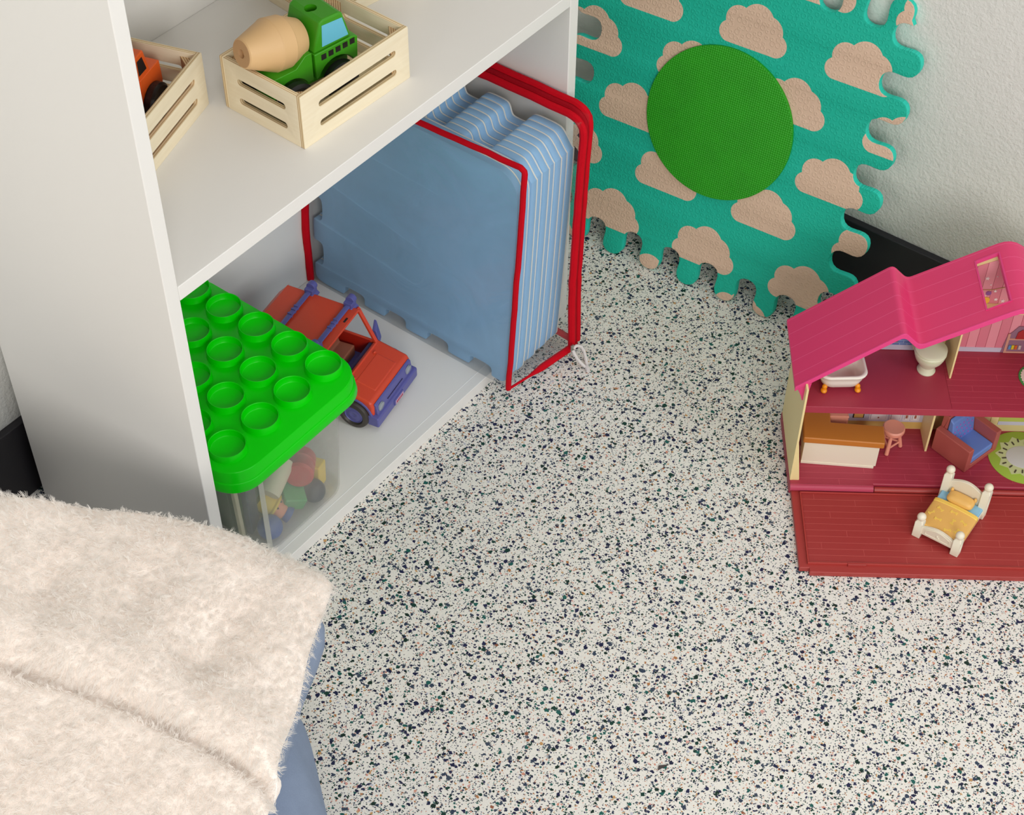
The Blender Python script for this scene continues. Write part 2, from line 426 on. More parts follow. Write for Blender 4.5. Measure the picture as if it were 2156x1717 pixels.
M_RED = mat('orange_red_plastic', (214, 72, 44), .33)
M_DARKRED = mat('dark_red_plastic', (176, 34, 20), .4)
M_PURPLE = mat('slate_purple_plastic', (92, 92, 158), .4)
M_TYRE = mat('brown_black_tyre', (62, 56, 52), .45)
M_BROWN = mat('brown_plastic', (150, 92, 70), .5)
M_SILVER = mat('silver_paint', (150, 156, 166), .35)
M_RED_WEB = mat_fabric('red_webbing', (198, 2, 26), 1600, .75, .35)
M_DKRED_WEB = mat_fabric('zip_tape_red', (158, 2, 22), 1600, .75, .35)
M_METAL = mat('zip_metal', (170, 168, 160), .3, metal=.9)
M_CORD = mat_fabric('white_cord', (224, 218, 216), 2500, .8, .5)
M_BLUE_FOAM = mat('light_blue_foam', (148, 194, 234), .7, (900, .12, .0005))
M_WHITE_FOAM = mat('white_foam', (232, 232, 226), .7)
M_PINK = mat_lines('hot_pink_roof', (224, 54, 110), (234, 84, 134), .42, .0210, 1, .0008)
M_PINK_EDGE = mat('hot_pink_edge', (230, 62, 130), .4)
M_MAROON = mat_lines('maroon_plank_floor', (164, 50, 70), (196, 78, 96), .45, .0088, 1, .00045, .12)
M_MAROON_PLAIN = mat('maroon_plastic', (166, 52, 72), .45, (900, .1, .0004))
M_MAROON_EDGE = mat('maroon_edge', (186, 66, 92), .42)
M_BRICKRED = mat_lines('brick_red_plank_deck', (164, 56, 54), (196, 90, 84), .42, .0088, 1, .00045, .12)
M_BRICKRED_PLAIN = mat('brick_red_plastic', (168, 58, 54), .42, (900, .1, .0004))
M_CREAM = mat('cream_yellow_plastic', (240, 220, 160), .45, sub=.08)
M_IVORY = mat('ivory_plastic', (238, 230, 208), .35, sub=.1)
M_MINT = mat('pale_mint_plastic', (222, 224, 194), .35, sub=.1)
M_FOOT = mat('orange_feet', (240, 150, 10), .35)
M_ORANGE_TOP = mat('caramel_plastic', (196, 122, 48), .42)
M_SALMON = mat('salmon_plastic', (232, 154, 130), .42)
M_CHAIR = mat('dusty_red_plastic', (180, 92, 84), .45)
M_CUSH = mat('cornflower_blue', (108, 140, 210), .5)
M_DOT = mat('pink_dot', (160, 110, 190), .5)
M_AMBER = mat('amber_bedspread', (236, 186, 102), .42)
M_AMBER_LT = mat('light_yellow_print', (244, 206, 96), .42)
M_BEDBLUE = mat('bed_sheet_blue', (142, 194, 222), .42)

# ------------------------------------------------------------------ the setting
struct('floor', MB().box(-2.6, XB+.02, -3.0, YA+.02, -.05, 0), mat_terrazzo(), 'off-white terrazzo floor with navy, green and tan chips', 'floor')
M_WALL = mat_wall()
struct('wall_back', MB().box(-2.6, XB, YA, YA+.1, 0, 2.7), M_WALL, 'off-white textured wall behind the bookcase', 'wall')
struct('wall_right', MB().box(XB, XB+.1, -3.0, YA+.1, 0, 2.7), M_WALL, 'off-white textured wall behind the foam mat', 'wall')
struct('baseboard_back', MB().box(-2.6, XB-.0103, YA-.0103, YA, 0, HB), M_BASE, 'charcoal baseboard along the wall behind the bookcase', 'baseboard', bevel=.0015)
struct('baseboard_right', MB().box(XB-.0103, XB, -3.0, YA, 0, HB), M_BASE, 'charcoal baseboard along the wall behind the foam mat', 'baseboard', bevel=.0015)

# ------------------------------------------------------------------ bookcase
bc = thing('bookcase', 'white open bookcase standing against the back wall', 'bookcase')
H_BC = 1.02
for x0 in (0, BW-BT):
    add('side_panel', MB().box(x0, x0+BT, 0, BD, 0, H_BC), M_WHITE, bc, .0011, 3)
def shelf(z1, th, name='shelf'): add(name, MB().box(BT, BW-BT, 0.0002, BD-.003, z1-th, z1), M_WHITE, bc, .0009, 3)
shelf(TB, TB, 'bottom_shelf'); shelf(ZM, TM); shelf(.815, TM); shelf(H_BC, TM, 'top_panel')
add('back_panel', MB().box(.002, BW-.002, BD-.003, BD+.001, .004, H_BC-.002), M_WHITE, bc)
add('shelf_front_strip', MB().box(BT, BW-BT, .0128, .0134, TB, TB+.00025), M_EDGE, bc)

# ------------------------------------------------------------------ slatted crates
CL, CD, CH, CT = .1475, .1045, .0588, .0048
def slots(L, a, b):
    return [rrect(L*a, L*b, CH*z-.0034, CH*z+.0034, .0033) for z in (.285, .655)]
def crate(M, label):
    c = thing('slatted_crate', label, 'crate', M, 'plywood crates on the middle shelf')
    lp = plate('long_side', rrect(0, CL, 0, CH, .0012, 3), slots(CL, .155, .875), CT, .0004)
    sp = plate('short_side', rrect(CT, CD-CT, 0, CH-.0004, .0008, 2), slots(CD, .20, .80), CT, .0004)
    sp2 = sp.copy(); lp2 = lp.copy()
    R90 = Matrix.Rotation(PI/2, 4, 'X')
    add('long_side', lp, M_PLY, c, M=Matrix.Translation((0, CT/2, 0)) @ R90)
    add('long_side', lp2, M_PLY, c, M=Matrix.Translation((0, CD-CT/2, 0)) @ R90)
    Q = Matrix.Rotation(PI/2, 4, 'Z') @ R90
    add('short_side', sp, M_PLY, c, M=Matrix.Translation((CT/2, 0, 0)) @ Q)
    add('short_side', sp2, M_PLY, c, M=Matrix.Translation((CL-CT/2, 0, 0)) @ Q)
    add('bottom_panel', plate('bottom_panel', rrect(CT, CL-CT, CT, CD-CT, .0005, 2), [], .0040), M_PLY, c, M=Matrix.Translation((0, 0, .0022)))
    k = .016
    for (x, y, sx, sy) in ((CT, CT, 1, 1), (CL-CT, CT, -1, 1), (CT, CD-CT, 1, -1), (CL-CT, CD-CT, -1, -1)):
        tri = [(0, 0), (sx*k, 0), (0, sy*k)]
        add('corner_block', MB().prism([(p[0]+x, p[1]+y) for p in tri], .0046, CH-.006), mat_block(), c)
    return c
def mat_block():
    if 'layered_corner_block' in MATS: return MATS['layered_corner_block']
    m = bpy.data.materials.new('layered_corner_block'); m.use_nodes = True; t = NT(m); p = t.n['Principled BSDF']
    s = t.sep(t.coords()); q = t.math('ADD', s[0], s[1])
    b = t.math('LESS_THAN', t.math('FRACT', t.math('MULTIPLY', t.math('SUBTRACT', s[0], s[1]), 330.0)), .4)
    t.link(t.mix(b, lin((222, 194, 150)), lin((168, 124, 88))), p.inputs['Base Color']); p.inputs['Roughness'].default_value = .65
    MATS['layered_corner_block'] = m; return m
CR1 = rotz((.2220, .0420, ZM), math.atan2(-.0044, .1474))
CR2 = rotz((.0780, .1170, ZM), math.atan2(.309, .951))
CR3 = rotz((.3720, .1600, ZM), math.atan2(-.0017*3, .0372))
crate(CR1, 'slatted plywood crate holding the green cement mixer truck')
crate(CR2, 'slatted plywood crate holding the orange toy truck, next to the left side panel')
crate(CR3, 'slatted plywood crate at the top edge of the photo, behind the mixer truck crate')

# ------------------------------------------------------------------ wooden cement mixer truck
def arch(cx, cz, r, a0, a1, n=10): return [(cx+r*math.cos(a0+(a1-a0)*i/n), cz+r*math.sin(a0+(a1-a0)*i/n)) for i in range(n+1)]
def wooden_wheels(parent, spots, r, w, hub_mat):
    for (x, y, z) in spots:
        s = 1 if y > 0 else -1
        T = Matrix.Translation((x, y, z)) @ Matrix.Rotation(-s*PI/2, 4, 'X')
        prof = [(r*.45, -w/2), (r*.86, -w/2), (r, -w*.28), (r, w*.28), (r*.86, w/2), (r*.62, w/2), (r*.50, w*.30), (r*.2, w*.30)]
        wh = add('wheel', MB().lathe(prof, 32), M_BLACK, parent, M=T)
        add('hub', MB().lathe([(r*.18, 0), (r*.18, w*.42), (r*.08, w*.46)], 16), hub_mat, wh)
TRK = frame((.294, .095, ZM+.0046), (.985, -.174, 0), (.174, .985, 0), (0, 0, 1))
tk = thing('cement_mixer_truck', 'green wooden cement mixer truck with a natural wood drum, standing in a crate', 'toy truck', TRK)
HWd = .0245; zo = -.0046
lower = [(-.013, .034+zo)] + arch(.012, .026+zo, .0225, PI-.37, .37)[0:] + [(.0368, .034+zo), (.0383, .0600+zo), (.0325, .0622+zo), (-.013, .0612+zo)]
cabm = MB().prism(lower, -HWd, HWd, 'y')
add('cab', cabm, M_GREEN_WOOD, tk, .0012, 3)
upper = [(-.0128, .0612+zo), (.0318, .0624+zo), (.0235, .0915+zo), (.0195, .0932+zo), (.001, .0936+zo), (-.0035, .0915+zo)]
up = MB().prism(upper, -HWd+.0012, HWd-.0012, 'y')
drill(add('cab_roof', up, M_GREEN_WOOD, tk, .0022, 3), MB().lathe([(.0060, 0), (.0060, .030)], 32, Matrix.Translation((.0045, 0, .078+zo))))
bed = [(-.0615, .030+zo)] + [(-.0615, .0530+zo), (-.058, .0545+zo), (-.034, .0545+zo), (-.0225, .0640+zo), (-.0150, .0640+zo), (-.0150, .034+zo)] + [(-.020, .034+zo)] + arch(-.041, .0245+zo, .0212, .46, PI-.46)
add('chassis_bed', MB().prism(bed, -HWd+.0015, HWd-.0015, 'y'), M_GREEN_WOOD, tk, .0012, 3)
add('chassis_beam', MB().box(-.058, .034, -.012, .012, .022+zo, .036+zo), M_GREEN_WOOD, tk, .001)
win = [(-.0030, .0655+zo), (.0282, .0655+zo), (.0222, .0868+zo), (-.0015, .0880+zo)]
for s in (-1, 1):
    ww = MB().prism(win, s*(HWd-.0013), s*(HWd-.0007), 'y')
    add('side_window', ww, M_WINDOW_BLUE, tk, .0012, 2)
for k in range(5):
    x = -.0056 + k*.0085
    for s_ in (-1, 1):
        add('black_square', MB().box(x, x+.0058, s_*(HWd-.0001)-.0003, s_*(HWd-.0001)+.0003, .0522+zo+.0005*k, .0582+zo+.0005*k), M_BLACK, tk)
st = MB()
for k in range(4): st.box(-.0622, -.0613, -.020+k*.0105, -.0150+k*.0105, .040+zo, .051+zo)
add('yellow_stripe', st, M_YELLOW, tk)
wooden_wheels(tk, [(.012, -.0285, .0206), (.012, .0285, .0206), (-.041, -.0285, .0206), (-.041, .0285, .0206)], .0196, .0118, M_BLACK)
ax = Vector((.0545, 0, -.0088)).normalized(); yy = Vector((0, 1, 0)); xx = yy.cross(ax)
DR = frame((-.0765, 0, .0800+zo), xx, yy, ax)
dr = add('mixer_drum', MB().lathe([(.0042, .004), (.0044, 0), (.0132, 0), (.0143, .001), (.0252, .0300), (.0258, .0308), (.0252, .0455), (.0244, .0465), (.0180, .0640), (.0050, .0650)], 48, cap0=True), M_BEECH, tk, M=DR, sharp=.25)
add('drum_mouth', MB().lathe([(.0040, .0042), (.0044, -.0002), (.0128, -.0002), (.0132, .0003)], 40, cap0=True, cap1=False), M_BEECH_END, dr)

# ------------------------------------------------------------------ orange wooden truck
ot = thing('wooden_toy_truck', 'orange wooden toy truck half hidden in the left crate', 'toy truck', CR2 @ Matrix.Translation((0, .0565, .0046)))
y0 = -.0225
hood = [(.0905, .018)] + arch(.1060, .0195, .0178, PI-.1, .1)[0:] + [(.1270, .020), (.1282, .030), (.1270, .0515), (.0905, .0515)]
add('hood', MB().prism(hood, y0, -y0, 'y'), M_ORANGE_WOOD, ot, .0014, 3)
add('cab', MB().prism([(.056, .030), (.0904, .030), (.1115, .0520), (.1050, .0765), (.060, .0770), (.056, .073)], y0+.001, -y0-.001, 'y'), M_ORANGE_WOOD, ot, .0018, 3)
add('load_bed', MB().box(.014, .055, y0, -y0, .030, .055), M_ORANGE_WOOD, ot, .002, 3)
add('chassis_beam', MB().box(.014, .120, -.011, .011, .014, .031), M_ORANGE_WOOD, ot, .001)
nrm = Vector((.0245, 0, .0065)).normalized()
for ya in (-.0150, -.0035, .0080):
    pts = []
    for off in (0, .0007):
        for (t_, dy) in ((.18, 0), (.18, .0080), (.80, .0080), (.80, 0)):
            b = Vector((.1115, 0, .0520)).lerp(Vector((.1050, 0, .0765)), t_); pts.append(b + nrm*off + Vector((0, ya+dy, 0)))
    add('windscreen_pane', MB().hexa(pts), M_BLACK, ot)
for xa, xb in ((.0800, .0895), (.0915, .1030)):
    for s_ in (-1, 1):
        k_ = .0012 if xb > .1 else 0
        add('side_window', MB().prism([(xa, .0560), (xb+k_*2, .0560), (xb-k_*2, .0715), (xa, .0715)], s_*(-y0-.0010)-.0003, s_*(-y0-.0010)+.0003, 'y'), M_BLACK, ot)
wooden_wheels(ot, [(.1060, -.0262, .0196), (.1060, .0262, .0196), (.034, -.0262, .0196), (.034, .0262, .0196)], .0188, .0108, M_BLACK)

# ------------------------------------------------------------------ green-lidded toy tub
LX0, LX1, LY0, LY1, LZ = .0480, .2522, .0136, .2765, .1675
tub = thing('toy_tub', 'clear plastic toy tub with a bright green cupped lid on the bottom shelf', 'storage tub', Matrix.Translation((0, 0, TB)))
def rr3(x0, x1, y0, y1, r, z, n=7): return [(x, y, z) for x, y in rrect(x0, x1, y0, y1, r, n)]
def tub_ring(k, z, ins=0.0):
    a = .011*(1-k)
    return rr3(.0600+a+ins, .2270-a-ins, .0168+a*.05+ins, .2680-a*.7-ins, .031-ins, z)
zl = LZ-TB
shell = MB().rings([tub_ring(0, .0006, .003), tub_ring(0, .0030), tub_ring(.5, .075), tub_ring(1, .142), tub_ring(1, .142, .0016), tub_ring(.5, .075, .0016), tub_ring(0, .0042, .0018), tub_ring(0, .0024, .0045)])
M_FROST = mat_clear('frosted_tub_plastic', (.99, .99, .99, 1), (248, 248, 242), .15, .22, (40, .15, .002), gloss=.07)
add('container', shell, M_FROST, tub, sharp=.9)
add('corner_rib', MB().box(.0815, .0885, .0161, .0169, .0060, .1340), mat_clear('frosted_rib', (.98, .98, .98, 1), (240, 240, 232), .45, .3), tub, .0003)
def lid_ring(ins, z, r): return rr3(LX0+ins, LX1-ins, LY0+ins, LY1-ins, r, z, 9)
e = .0045
lid = MB().rings([lid_ring(.0010, zl-.0268, .036), lid_ring(-.0014, zl-.0268, .036), lid_ring(-.0018, zl-.0260, .036), lid_ring(-.0006, zl-.0158, .036), lid_ring(-.0002, zl-.0152, .036), lid_ring(.0008, zl-.0150, .035), lid_ring(.0011, zl-.0140, .035), lid_ring(.0018, zl-.0012, .034), lid_ring(.0022, zl-.0003, .034), lid_ring(.0031, zl, .033)])
add('lid', lid, M_GREEN_LID, tub, sharp=.75)
cups = [(.0802+.0487*i, .0528+.0487*j) for i in range(4) for j in range(5)]
for cx, cy in cups:
    T = Matrix.Translation((cx, cy, zl))
    add('cup', MB().lathe([(.0208, -.0003), (.0203, .0006), (.0198, .0078), (.0194, .0085), (.0188, .0084), (.0185, .0078), (.0180, .0006), (.0174, .0001), (.004, .00015)], 44, T, cap0=False), M_GREEN_LID, tub, sharp=1.2)

# toys inside the tub
def toy(name, label, cat, mb, m, loc, rot=(0, 0, 0), bevel=.002, group=None):
    from mathutils import Euler
    M = Matrix.Translation((loc[0], loc[1], loc[2]+TB)) @ Euler(rot).to_matrix().to_4x4()
    o = add(name, mb, m, bevel=bevel, seg=3); o.matrix_world = M
    return tag(o, label, cat, group)
M_TY, M_TR, M_TN = mat('toy_yellow', (236, 204, 64), .45), mat('toy_red', (196, 60, 60), .45), mat('toy_navy', (44, 56, 74), .45)
M_TG, M_TC, M_TB = mat('toy_green', (70, 164, 96), .45), mat('toy_cream', (226, 218, 190), .5), mat('toy_blue', (56, 92, 164), .45)
M_TD, M_TP = mat('toy_dark_green', (62, 84, 62), .5), mat('toy_peach', (226, 150, 122), .5)
from mathutils import Euler
fig = thing('peg_figure', 'small peg figure with peach head and yellow cap lying in the tub', 'toy figure',
            Matrix.Translation((.1270, .0460, TB+.0190)) @ Euler((-1.0, -.25, .30)).to_matrix().to_4x4())
add('body', MB().lathe([(.008, -.0175), (.0095, -.0170), (.0090, -.0120), (.007, -.009)], 24), M_TB, fig)
hd = add('head', MB().sphere((0, 0, 0), .0125, 20), M_TP, fig)
ey = MB()
for s in (-1, 1): ey.sphere((s*.0042, -.0118, .001), .0013, 10, (1, .5, 1.3))
add('eye', ey, M_BLACK, hd)
add('cap', MB().lathe([(.0150, .002), (.0150, .004), (.0132, .006), (.0128, .016), (.0110, .022), (.004, .0235)], 28), M_TY, fig)
toy('toy_ball', 'dark navy ball near the right corner inside the tub', 'toy ball', MB().sphere((0, 0, 0), .0135, 24), M_TN, (.1715, .0325, .0165), bevel=0)
toy('toy_drum', 'red ridged toy drum lying above the navy ball in the tub', 'toy', MB().lathe([(.014, -.018), (.0165, -.016), (.0165, -.003), (.0145, -.001), (.0165, .001), (.0165, .015), (.014, .018)], 28), M_TR, (.1720, .0500, .0440), (1.35, 0, -.9), 0)
toy('toy_block', 'green rounded block lying in the middle of the tub', 'toy block', MB().box(-.013, .013, -.020, .020, -.009, .009), M_TG, (.1520, .0480, .0240), (.2, .35, -.55))
toy('toy_block', 'cream toy piece lying on the yellow capped figure', 'toy block', MB().lathe([(.011, -.022), (.012, -.020), (.012, .018), (.011, .020)], 24), M_TC, (.1410, .0540, .0530), (.3, 1.2, .6), 0)
toy('toy_block', 'yellow block standing at the right corner of the tub', 'toy block', MB().box(-.009, .009, -.009, .009, -.016, .016), M_TY, (.1900, .0460, .0205), (0, .1, .3))
toy('toy_cup', 'dark slate toy cup lying behind the red drum in the tub', 'toy', MB().lathe([(.012, -.015), (.015, -.013), (.017, .015), (.015, .017)], 24), M_TN, (.1640, .0760, .0450), (1.2, .3, .5), 0)
toy('toy_ball', 'blue ball at the front left corner inside the tub', 'toy ball', MB().sphere((0, 0, 0), .0140, 24), M_TB, (.1040, .0345, .0170), bevel=0)
toy('toy_block', 'dark green slab standing against the left wall of the tub', 'toy block', MB().box(-.004, .004, -.030, .030, -.045, .045), M_TD, (.0830, .0950, .0500), (0, -.04, .0))
toy('toy_block', 'dark navy slab standing at the front left of the tub', 'toy block', MB().box(-.010, .010, -.004, .004, -.042, .042), mat('toy_slate', (50, 62, 86), .5), (.0990, .0560, .0470), (0, 0, .35))
toy('toy_block', 'thin cream bar standing at the left end of the tub', 'toy block', MB().box(-.0025, .0025, -.003, .003, -.045, .045), M_TC, (.0815, .0560, .0500), (.0, -.03, 0), .001)

# ------------------------------------------------------------------ red toy jeep
JP = frame((.337, .051, TB), (.979, .2045, 0), (-.2045, .979, 0), (0, 0, 1))
jp = thing('toy_jeep', 'orange-red plastic toy jeep with slate purple bumper and roof bars', 'toy car', JP)
def side_profile(z0, zt): return [(.006, z0), (.006, .036), (.009, .0425), (.046, .0500), (.166, .0500), (.166, z0)]
hoodm = MB().prism([(.0065, .016), (.0065, .0365), (.0095, .0430), (.047, .0510), (.052, .0510), (.052, .016)], -.0452, .0452, 'x')
add('hood', hoodm, M_RED, jp, .0035, 4)
add('hood_bulge', MB().hexa([(-.027, .0125, .0420), (.027, .0125, .0420), (.027, .040, .0480), (-.027, .040, .0480), (-.0245, .0145, .0448), (.0245, .0145, .0448), (.0245, .039, .0499), (-.0245, .039, .0499)]), M_RED, jp, .0012, 3)
for x in (-.024, .024): add('hood_knob', MB().sphere((x, .0415, .0510), .0017, 10, (1.6, 1, .8)), M_RED, jp)
add('tub_floor', MB().box(-.040, .040, .050, .166, .018, .024), M_PURPLE, jp, .001)
for s in (-1, 1):
    x0, x1 = sorted((s*.0430, s*.0395))
    add('side_wall', MB().prism([(.050, .018), (.050, .0505), (.166, .0505), (.166, .018)], x0, x1, 'x'), M_RED, jp, .001)
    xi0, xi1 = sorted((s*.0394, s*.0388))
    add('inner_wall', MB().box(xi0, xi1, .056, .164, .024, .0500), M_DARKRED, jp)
add('tailgate', MB().box(-.0425, .0425, .163, .1665, .018, .060), M_RED, jp, .001)
# roof, pillars, screen
roof = [(-.0425, .0860), (-.0425, .0915), (-.037, .0975), (.037, .0975), (.0425, .0915), (.0425, .0860), (.0400, .0860), (.0395, .0905), (.0355, .0945), (-.0355, .0945), (-.0395, .0905), (-.0400, .0860)]
add('roof', MB().prism(roof, .0660, .1620, 'y'), M_RED, jp, .0010, 3)
add('rear_flap', MB().hexa([(-.041, .161, .0965), (.041, .161, .0965), (.041, .163, .0930), (-.041, .163, .0930), (-.039, .176, .0790), (.039, .176, .0790), (.039, .174, .0765), (-.039, .174, .0765)]), M_RED, jp, .001)
for s in (-1, 1):
    add('rear_quarter', MB().prism([(.112, .0500), (.166, .0500), (.1615, .0890), (.118, .0890)], *sorted((s*.0425, s*.0400)), 'x'), M_RED, jp, .0008)
scr = MB()
B0, B1 = Vector((0, .0475, .0500)), Vector((0, .0690, .0950))
def bar(a, b, w, d, mb):
    """rectangular bar from a to b, w across x, d deep"""
    a, b = Vector(a), Vector(b); dirv = (b-a).normalized()
    n = Vector((0, B1.y-B0.y, B1.z-B0.z)).normalized().cross(Vector((1, 0, 0))).normalized()
    t = dirv.cross(n).normalized()
    mb.hexa([a-t*w-n*d, a+t*w-n*d, a+t*w+n*d, a-t*w+n*d, b-t*w-n*d, b+t*w-n*d, b+t*w+n*d, b-t*w+n*d])
for s in (-1, 1): bar((s*.0395, B0.y, B0.z), (s*.0395, B1.y, B1.z), .0024, .0018, scr)
bar((-.0415, B0.y, B0.z), (.0415, B0.y, B0.z), .0022, .0018, scr); bar((-.0415, B1.y, B1.z), (.0415, B1.y, B1.z), .0022, .0018, scr)
add('windscreen_frame', scr, M_RED, jp, .0007, 2)
seat = add('seat', MB().prism([(.074, .024), (.074, .0400), (.094, .0385), (.100, .0640), (.108, .0640), (.106, .024)], -.034, .034, 'x'), M_BROWN, jp, .002, 3)
wheel_s = MB().tube([(-.018+.009*math.cos(a), .0640-.005*math.sin(a), .0505+.0085*math.sin(a)) for a in [2*PI*i/20 for i in range(20)]], .0013, 8, closed=True)
wheel_s.tube([(-.018, .052, .040), (-.018, .0640, .0505)], .0014, 8)
add('steering_wheel', wheel_s, mat('dark_violet', (52, 46, 84), .5), jp)
add('dashboard', MB().box(-.039, .039, .0500, .0570, .030, .0480), mat('dark_violet', (52, 46, 84), .5), jp, .001)
add('bumper', MB().prism([(-.001, .0095), (-.001, .0235), (.0055, .0245), (.014, .0245), (.014, .0095)], -.0475, .0475, 'x'), M_PURPLE, jp, .0022, 3)
gr = MB().prism([(.0022, .0235), (.0042, .0385), (.0075, .0400), (.0080, .0235)], -.0415, .0415, 'x')
grille = add('grille', gr, M_PURPLE, jp, .0010, 3)
add('grille_line', MB().box(-.018, .018, .0022, .0034, .0296, .0303), mat('dark_violet', (52, 46, 84), .5), grille)
for s in (-1, 1):
    add('headlight', MB().lathe([(.0058, -.001), (.0058, .0012), (.0048, .0018), (.001, .0020)], 24, Matrix.Translation((s*.0325, .0032, .0312)) @ Matrix.Rotation(PI/2+.13, 4, 'X')), M_SILVER, jp)
pl = add('number_plate', MB().box(-.0105, .0105, -.0026, -.0004, .0130, .0215), M_PURPLE, jp, .0007)
add('plate_face', MB().box(-.0088, .0088, -.0031, -.0025, .0146, .0199), mat('plate_pale', (206, 168, 190), .5), pl)
ch = MB()
for k in range(5): ch.box(-.0072+k*.0030, -.0054+k*.0030, -.0034, -.0030, .0158, .0188)
add('plate_lettering', ch, mat('plate_red', (166, 52, 76), .5), pl)
def tyre(x, y):
    s = 1 if x > 0 else -1; r, w = .0195, .0165
    T = Matrix.Translation((x, y, r)) @ Matrix.Rotation(s*PI/2, 4, 'Y')
    wh = add('wheel', MB().lathe([(.010, -w/2), (r*.9, -w/2), (r, -w*.33), (r, w*.30), (r*.96, w*.44), (r*.86, w/2), (r*.70, w*.50), (r*.62, w*.36)], 40), M_TYRE, jp, M=T)
    add('hub', MB().lathe([(r*.62, w*.20), (r*.62, w*.38), (r*.56, w*.42), (r*.53, w*.37), (r*.36, w*.37), (r*.34, w*.385), (r*.16, w*.385), (r*.14, w*.37), (r*.02, w*.37)], 32), M_PURPLE, wh)
for x in (-.0430, .0430):
    for y in (.0310, .1300): tyre(x, y)
for s in (-1, 1):
    for y in (.0310, .1300):
        pts_o = arch(y, .0195, .0240, -.25, PI+.05, 12); pts_i = arch(y, .0195, .0212, PI+.05, -.25, 12)
        add('fender', MB().prism(pts_o+pts_i, *sorted((s*.0405, s*.0468)), 'x'), M_PURPLE, jp, .0006, 2)
for s in (-1, 1):
    mr = MB().hexa([(s*.0440, .0455, .044), (s*.0560, .0500, .044), (s*.0575, .0545, .046), (s*.0440, .0520, .046), (s*.0450, .0500, .062), (s*.0570, .0560, .068), (s*.0575, .0600, .068), (s*.0450, .0560, .062)])
    add('side_mirror', mr, M_PURPLE, jp, .0012, 2)
for y in (.0790, .1310):
    b = MB().tube([(-.044, y, .1003), (.044, y, .1003)], .0034, 10, flat=.55)
    rb = add('roof_bar', b, M_PURPLE, jp)
    cl = MB()
    for x in (-.008, 0, .006): cl.box(x-.0012, x+.0012, y-.0028, y+.0028, .0972, .1036)
    add('bar_clip', cl, M_PURPLE, rb, .0005)
    for s in (-1, 1):
        k = MB().box(s*.0385-.0056, s*.0385+.0056, y-.0054, y+.0054, .0960, .1046)
        k.prism([(y-.0090, .0950), (y+.0090, .0950), (y+.0046, .0985), (y-.0046, .0985)], s*.0385-.0062, s*.0385+.0062, 'x')
        k.lathe([(.0056, -.0038), (.0056, .0038)], 20, Matrix.Translation((s*.0420, y, .1045)) @ Matrix.Rotation(PI/2, 4, 'Y'))
        add('bar_clamp', k, M_PURPLE, rb, .0007, 2)
add('roof_vent', MB().box(.0105, .0185, .0700, .0725, .0972, .0979), M_BLACK, jp, .0003)

# ------------------------------------------------------------------ zip bag with foam tiles
def chaikin(pts, n=2, closed=True):
    for _ in range(n):
        out = []
        for i in range(len(pts)):
            a, b = pts[i], pts[(i+1) % len(pts)]
            out += [(a[0]*.75+b[0]*.25, a[1]*.75+b[1]*.25), (a[0]*.25+b[0]*.75, a[1]*.25+b[1]*.75)]
        pts = out
    return pts
def tile_outline(tabbed, dy, seed):
    rnd = random.Random(seed)
    y0, y1, h = -.0275+dy, .2745, .2960
    p = []
    for k in range(5):                                              # bottom edge with sockets
        c = .012+.066*k
        if c+.025 > y1-.005: break
        p += [(c-.0190, .0000), (c-.0165, .0015), (c-.0170, .0100), (c-.0125, .0145), (c+.0125, .0145), (c+.0170, .0100), (c+.0165, .0015), (c+.0190, .0)]
    p = [(y0, .012), (y0+.004, .0)] + [q for q in p if q[0] > y0+.008]
    p += [(y1-.006, 0), (y1, .008)]
    for k in range(4):                                              # rear edge with sockets
        c = .045+.068*k
        p += [(y1, c-.0200), (y1-.0015, c-.0175), (y1-.0100, c-.0180), (y1-.0150, c-.0130), (y1-.0150, c+.0130), (y1-.0100, c+.0180), (y1-.0015, c+.0175), (y1, c+.0200)]
    p += [(y1, h-.010), (y1-.010, h)]
    if tabbed:
        for c in (.1800, .1140, .0480):
            p += [(c+.022, h), (c+.016, h-.003), (c+.0125, h-.0135), (c+.009, h-.0165), (c-.009, h-.0165), (c-.0125, h-.0135), (c-.016, h-.003), (c-.022, h)]
        p += [(-.004+dy, h), (-.012+dy, h-.004), (y0+.003, h-.0200), (y0, h-.0215)]
    else:
        p += [(y0+.036, h), (y0+.018, h-.003), (y0+.004, h-.016), (y0, h-.035)]
    return chaikin(p, 2)
LEAN = math.radians(4.3)
ORD = ['first tile at the bag\'s left face', 'second', 'third', 'fourth', 'fifth', 'sixth', 'seventh', 'eighth', 'last tile beside the zip']
for k in range(9):
    dy = [0, .0008, -.001, .0012, -.0004, .0016, .0002, .0010, .0004][k]
    ol = tile_outline(k >= 2, dy, k)
    blue = plate('foam_tile', ol, [], .0092, .0006, 1); wht = plate('foam_tile', ol, [], .0019)
    bm = bmesh.new(); bm.from_mesh(blue); nf = len(bm.faces)
    bm.from_mesh(wht)
    bm.faces.ensure_lookup_table(); vs = set()
    for f in bm.faces[nf:]:
        f.material_index = 1
        for v in f.verts: vs.add(v)
    for v in vs: v.co.z += .00556
    bm.to_mesh(blue); bm.free(); bpy.data.meshes.remove(wht)
    ca, sa = math.cos(LEAN), math.sin(LEAN)
    o = add('foam_tile', blue, [M_BLUE_FOAM, M_WHITE_FOAM])
    o.matrix_world = frame((.4462+.0115*k, 0, .0180), (0, 1, 0), (sa, 0, ca), (ca, 0, -sa))
    pos = ['leftmost in the bag, its whole face showing', 'second from the left in the bag', 'third from the left, first with a notched top', 'fourth from the left in the bag',
           'fifth from the left, in the middle of the bag', 'sixth from the left in the bag', 'seventh from the left in the bag', 'second from the zip in the bag', 'nearest the red zip in the bag'][k]
    tag(o, 'light blue foam puzzle tile, ' + pos, 'foam tile', 'blue foam tiles packed in the clear bag')
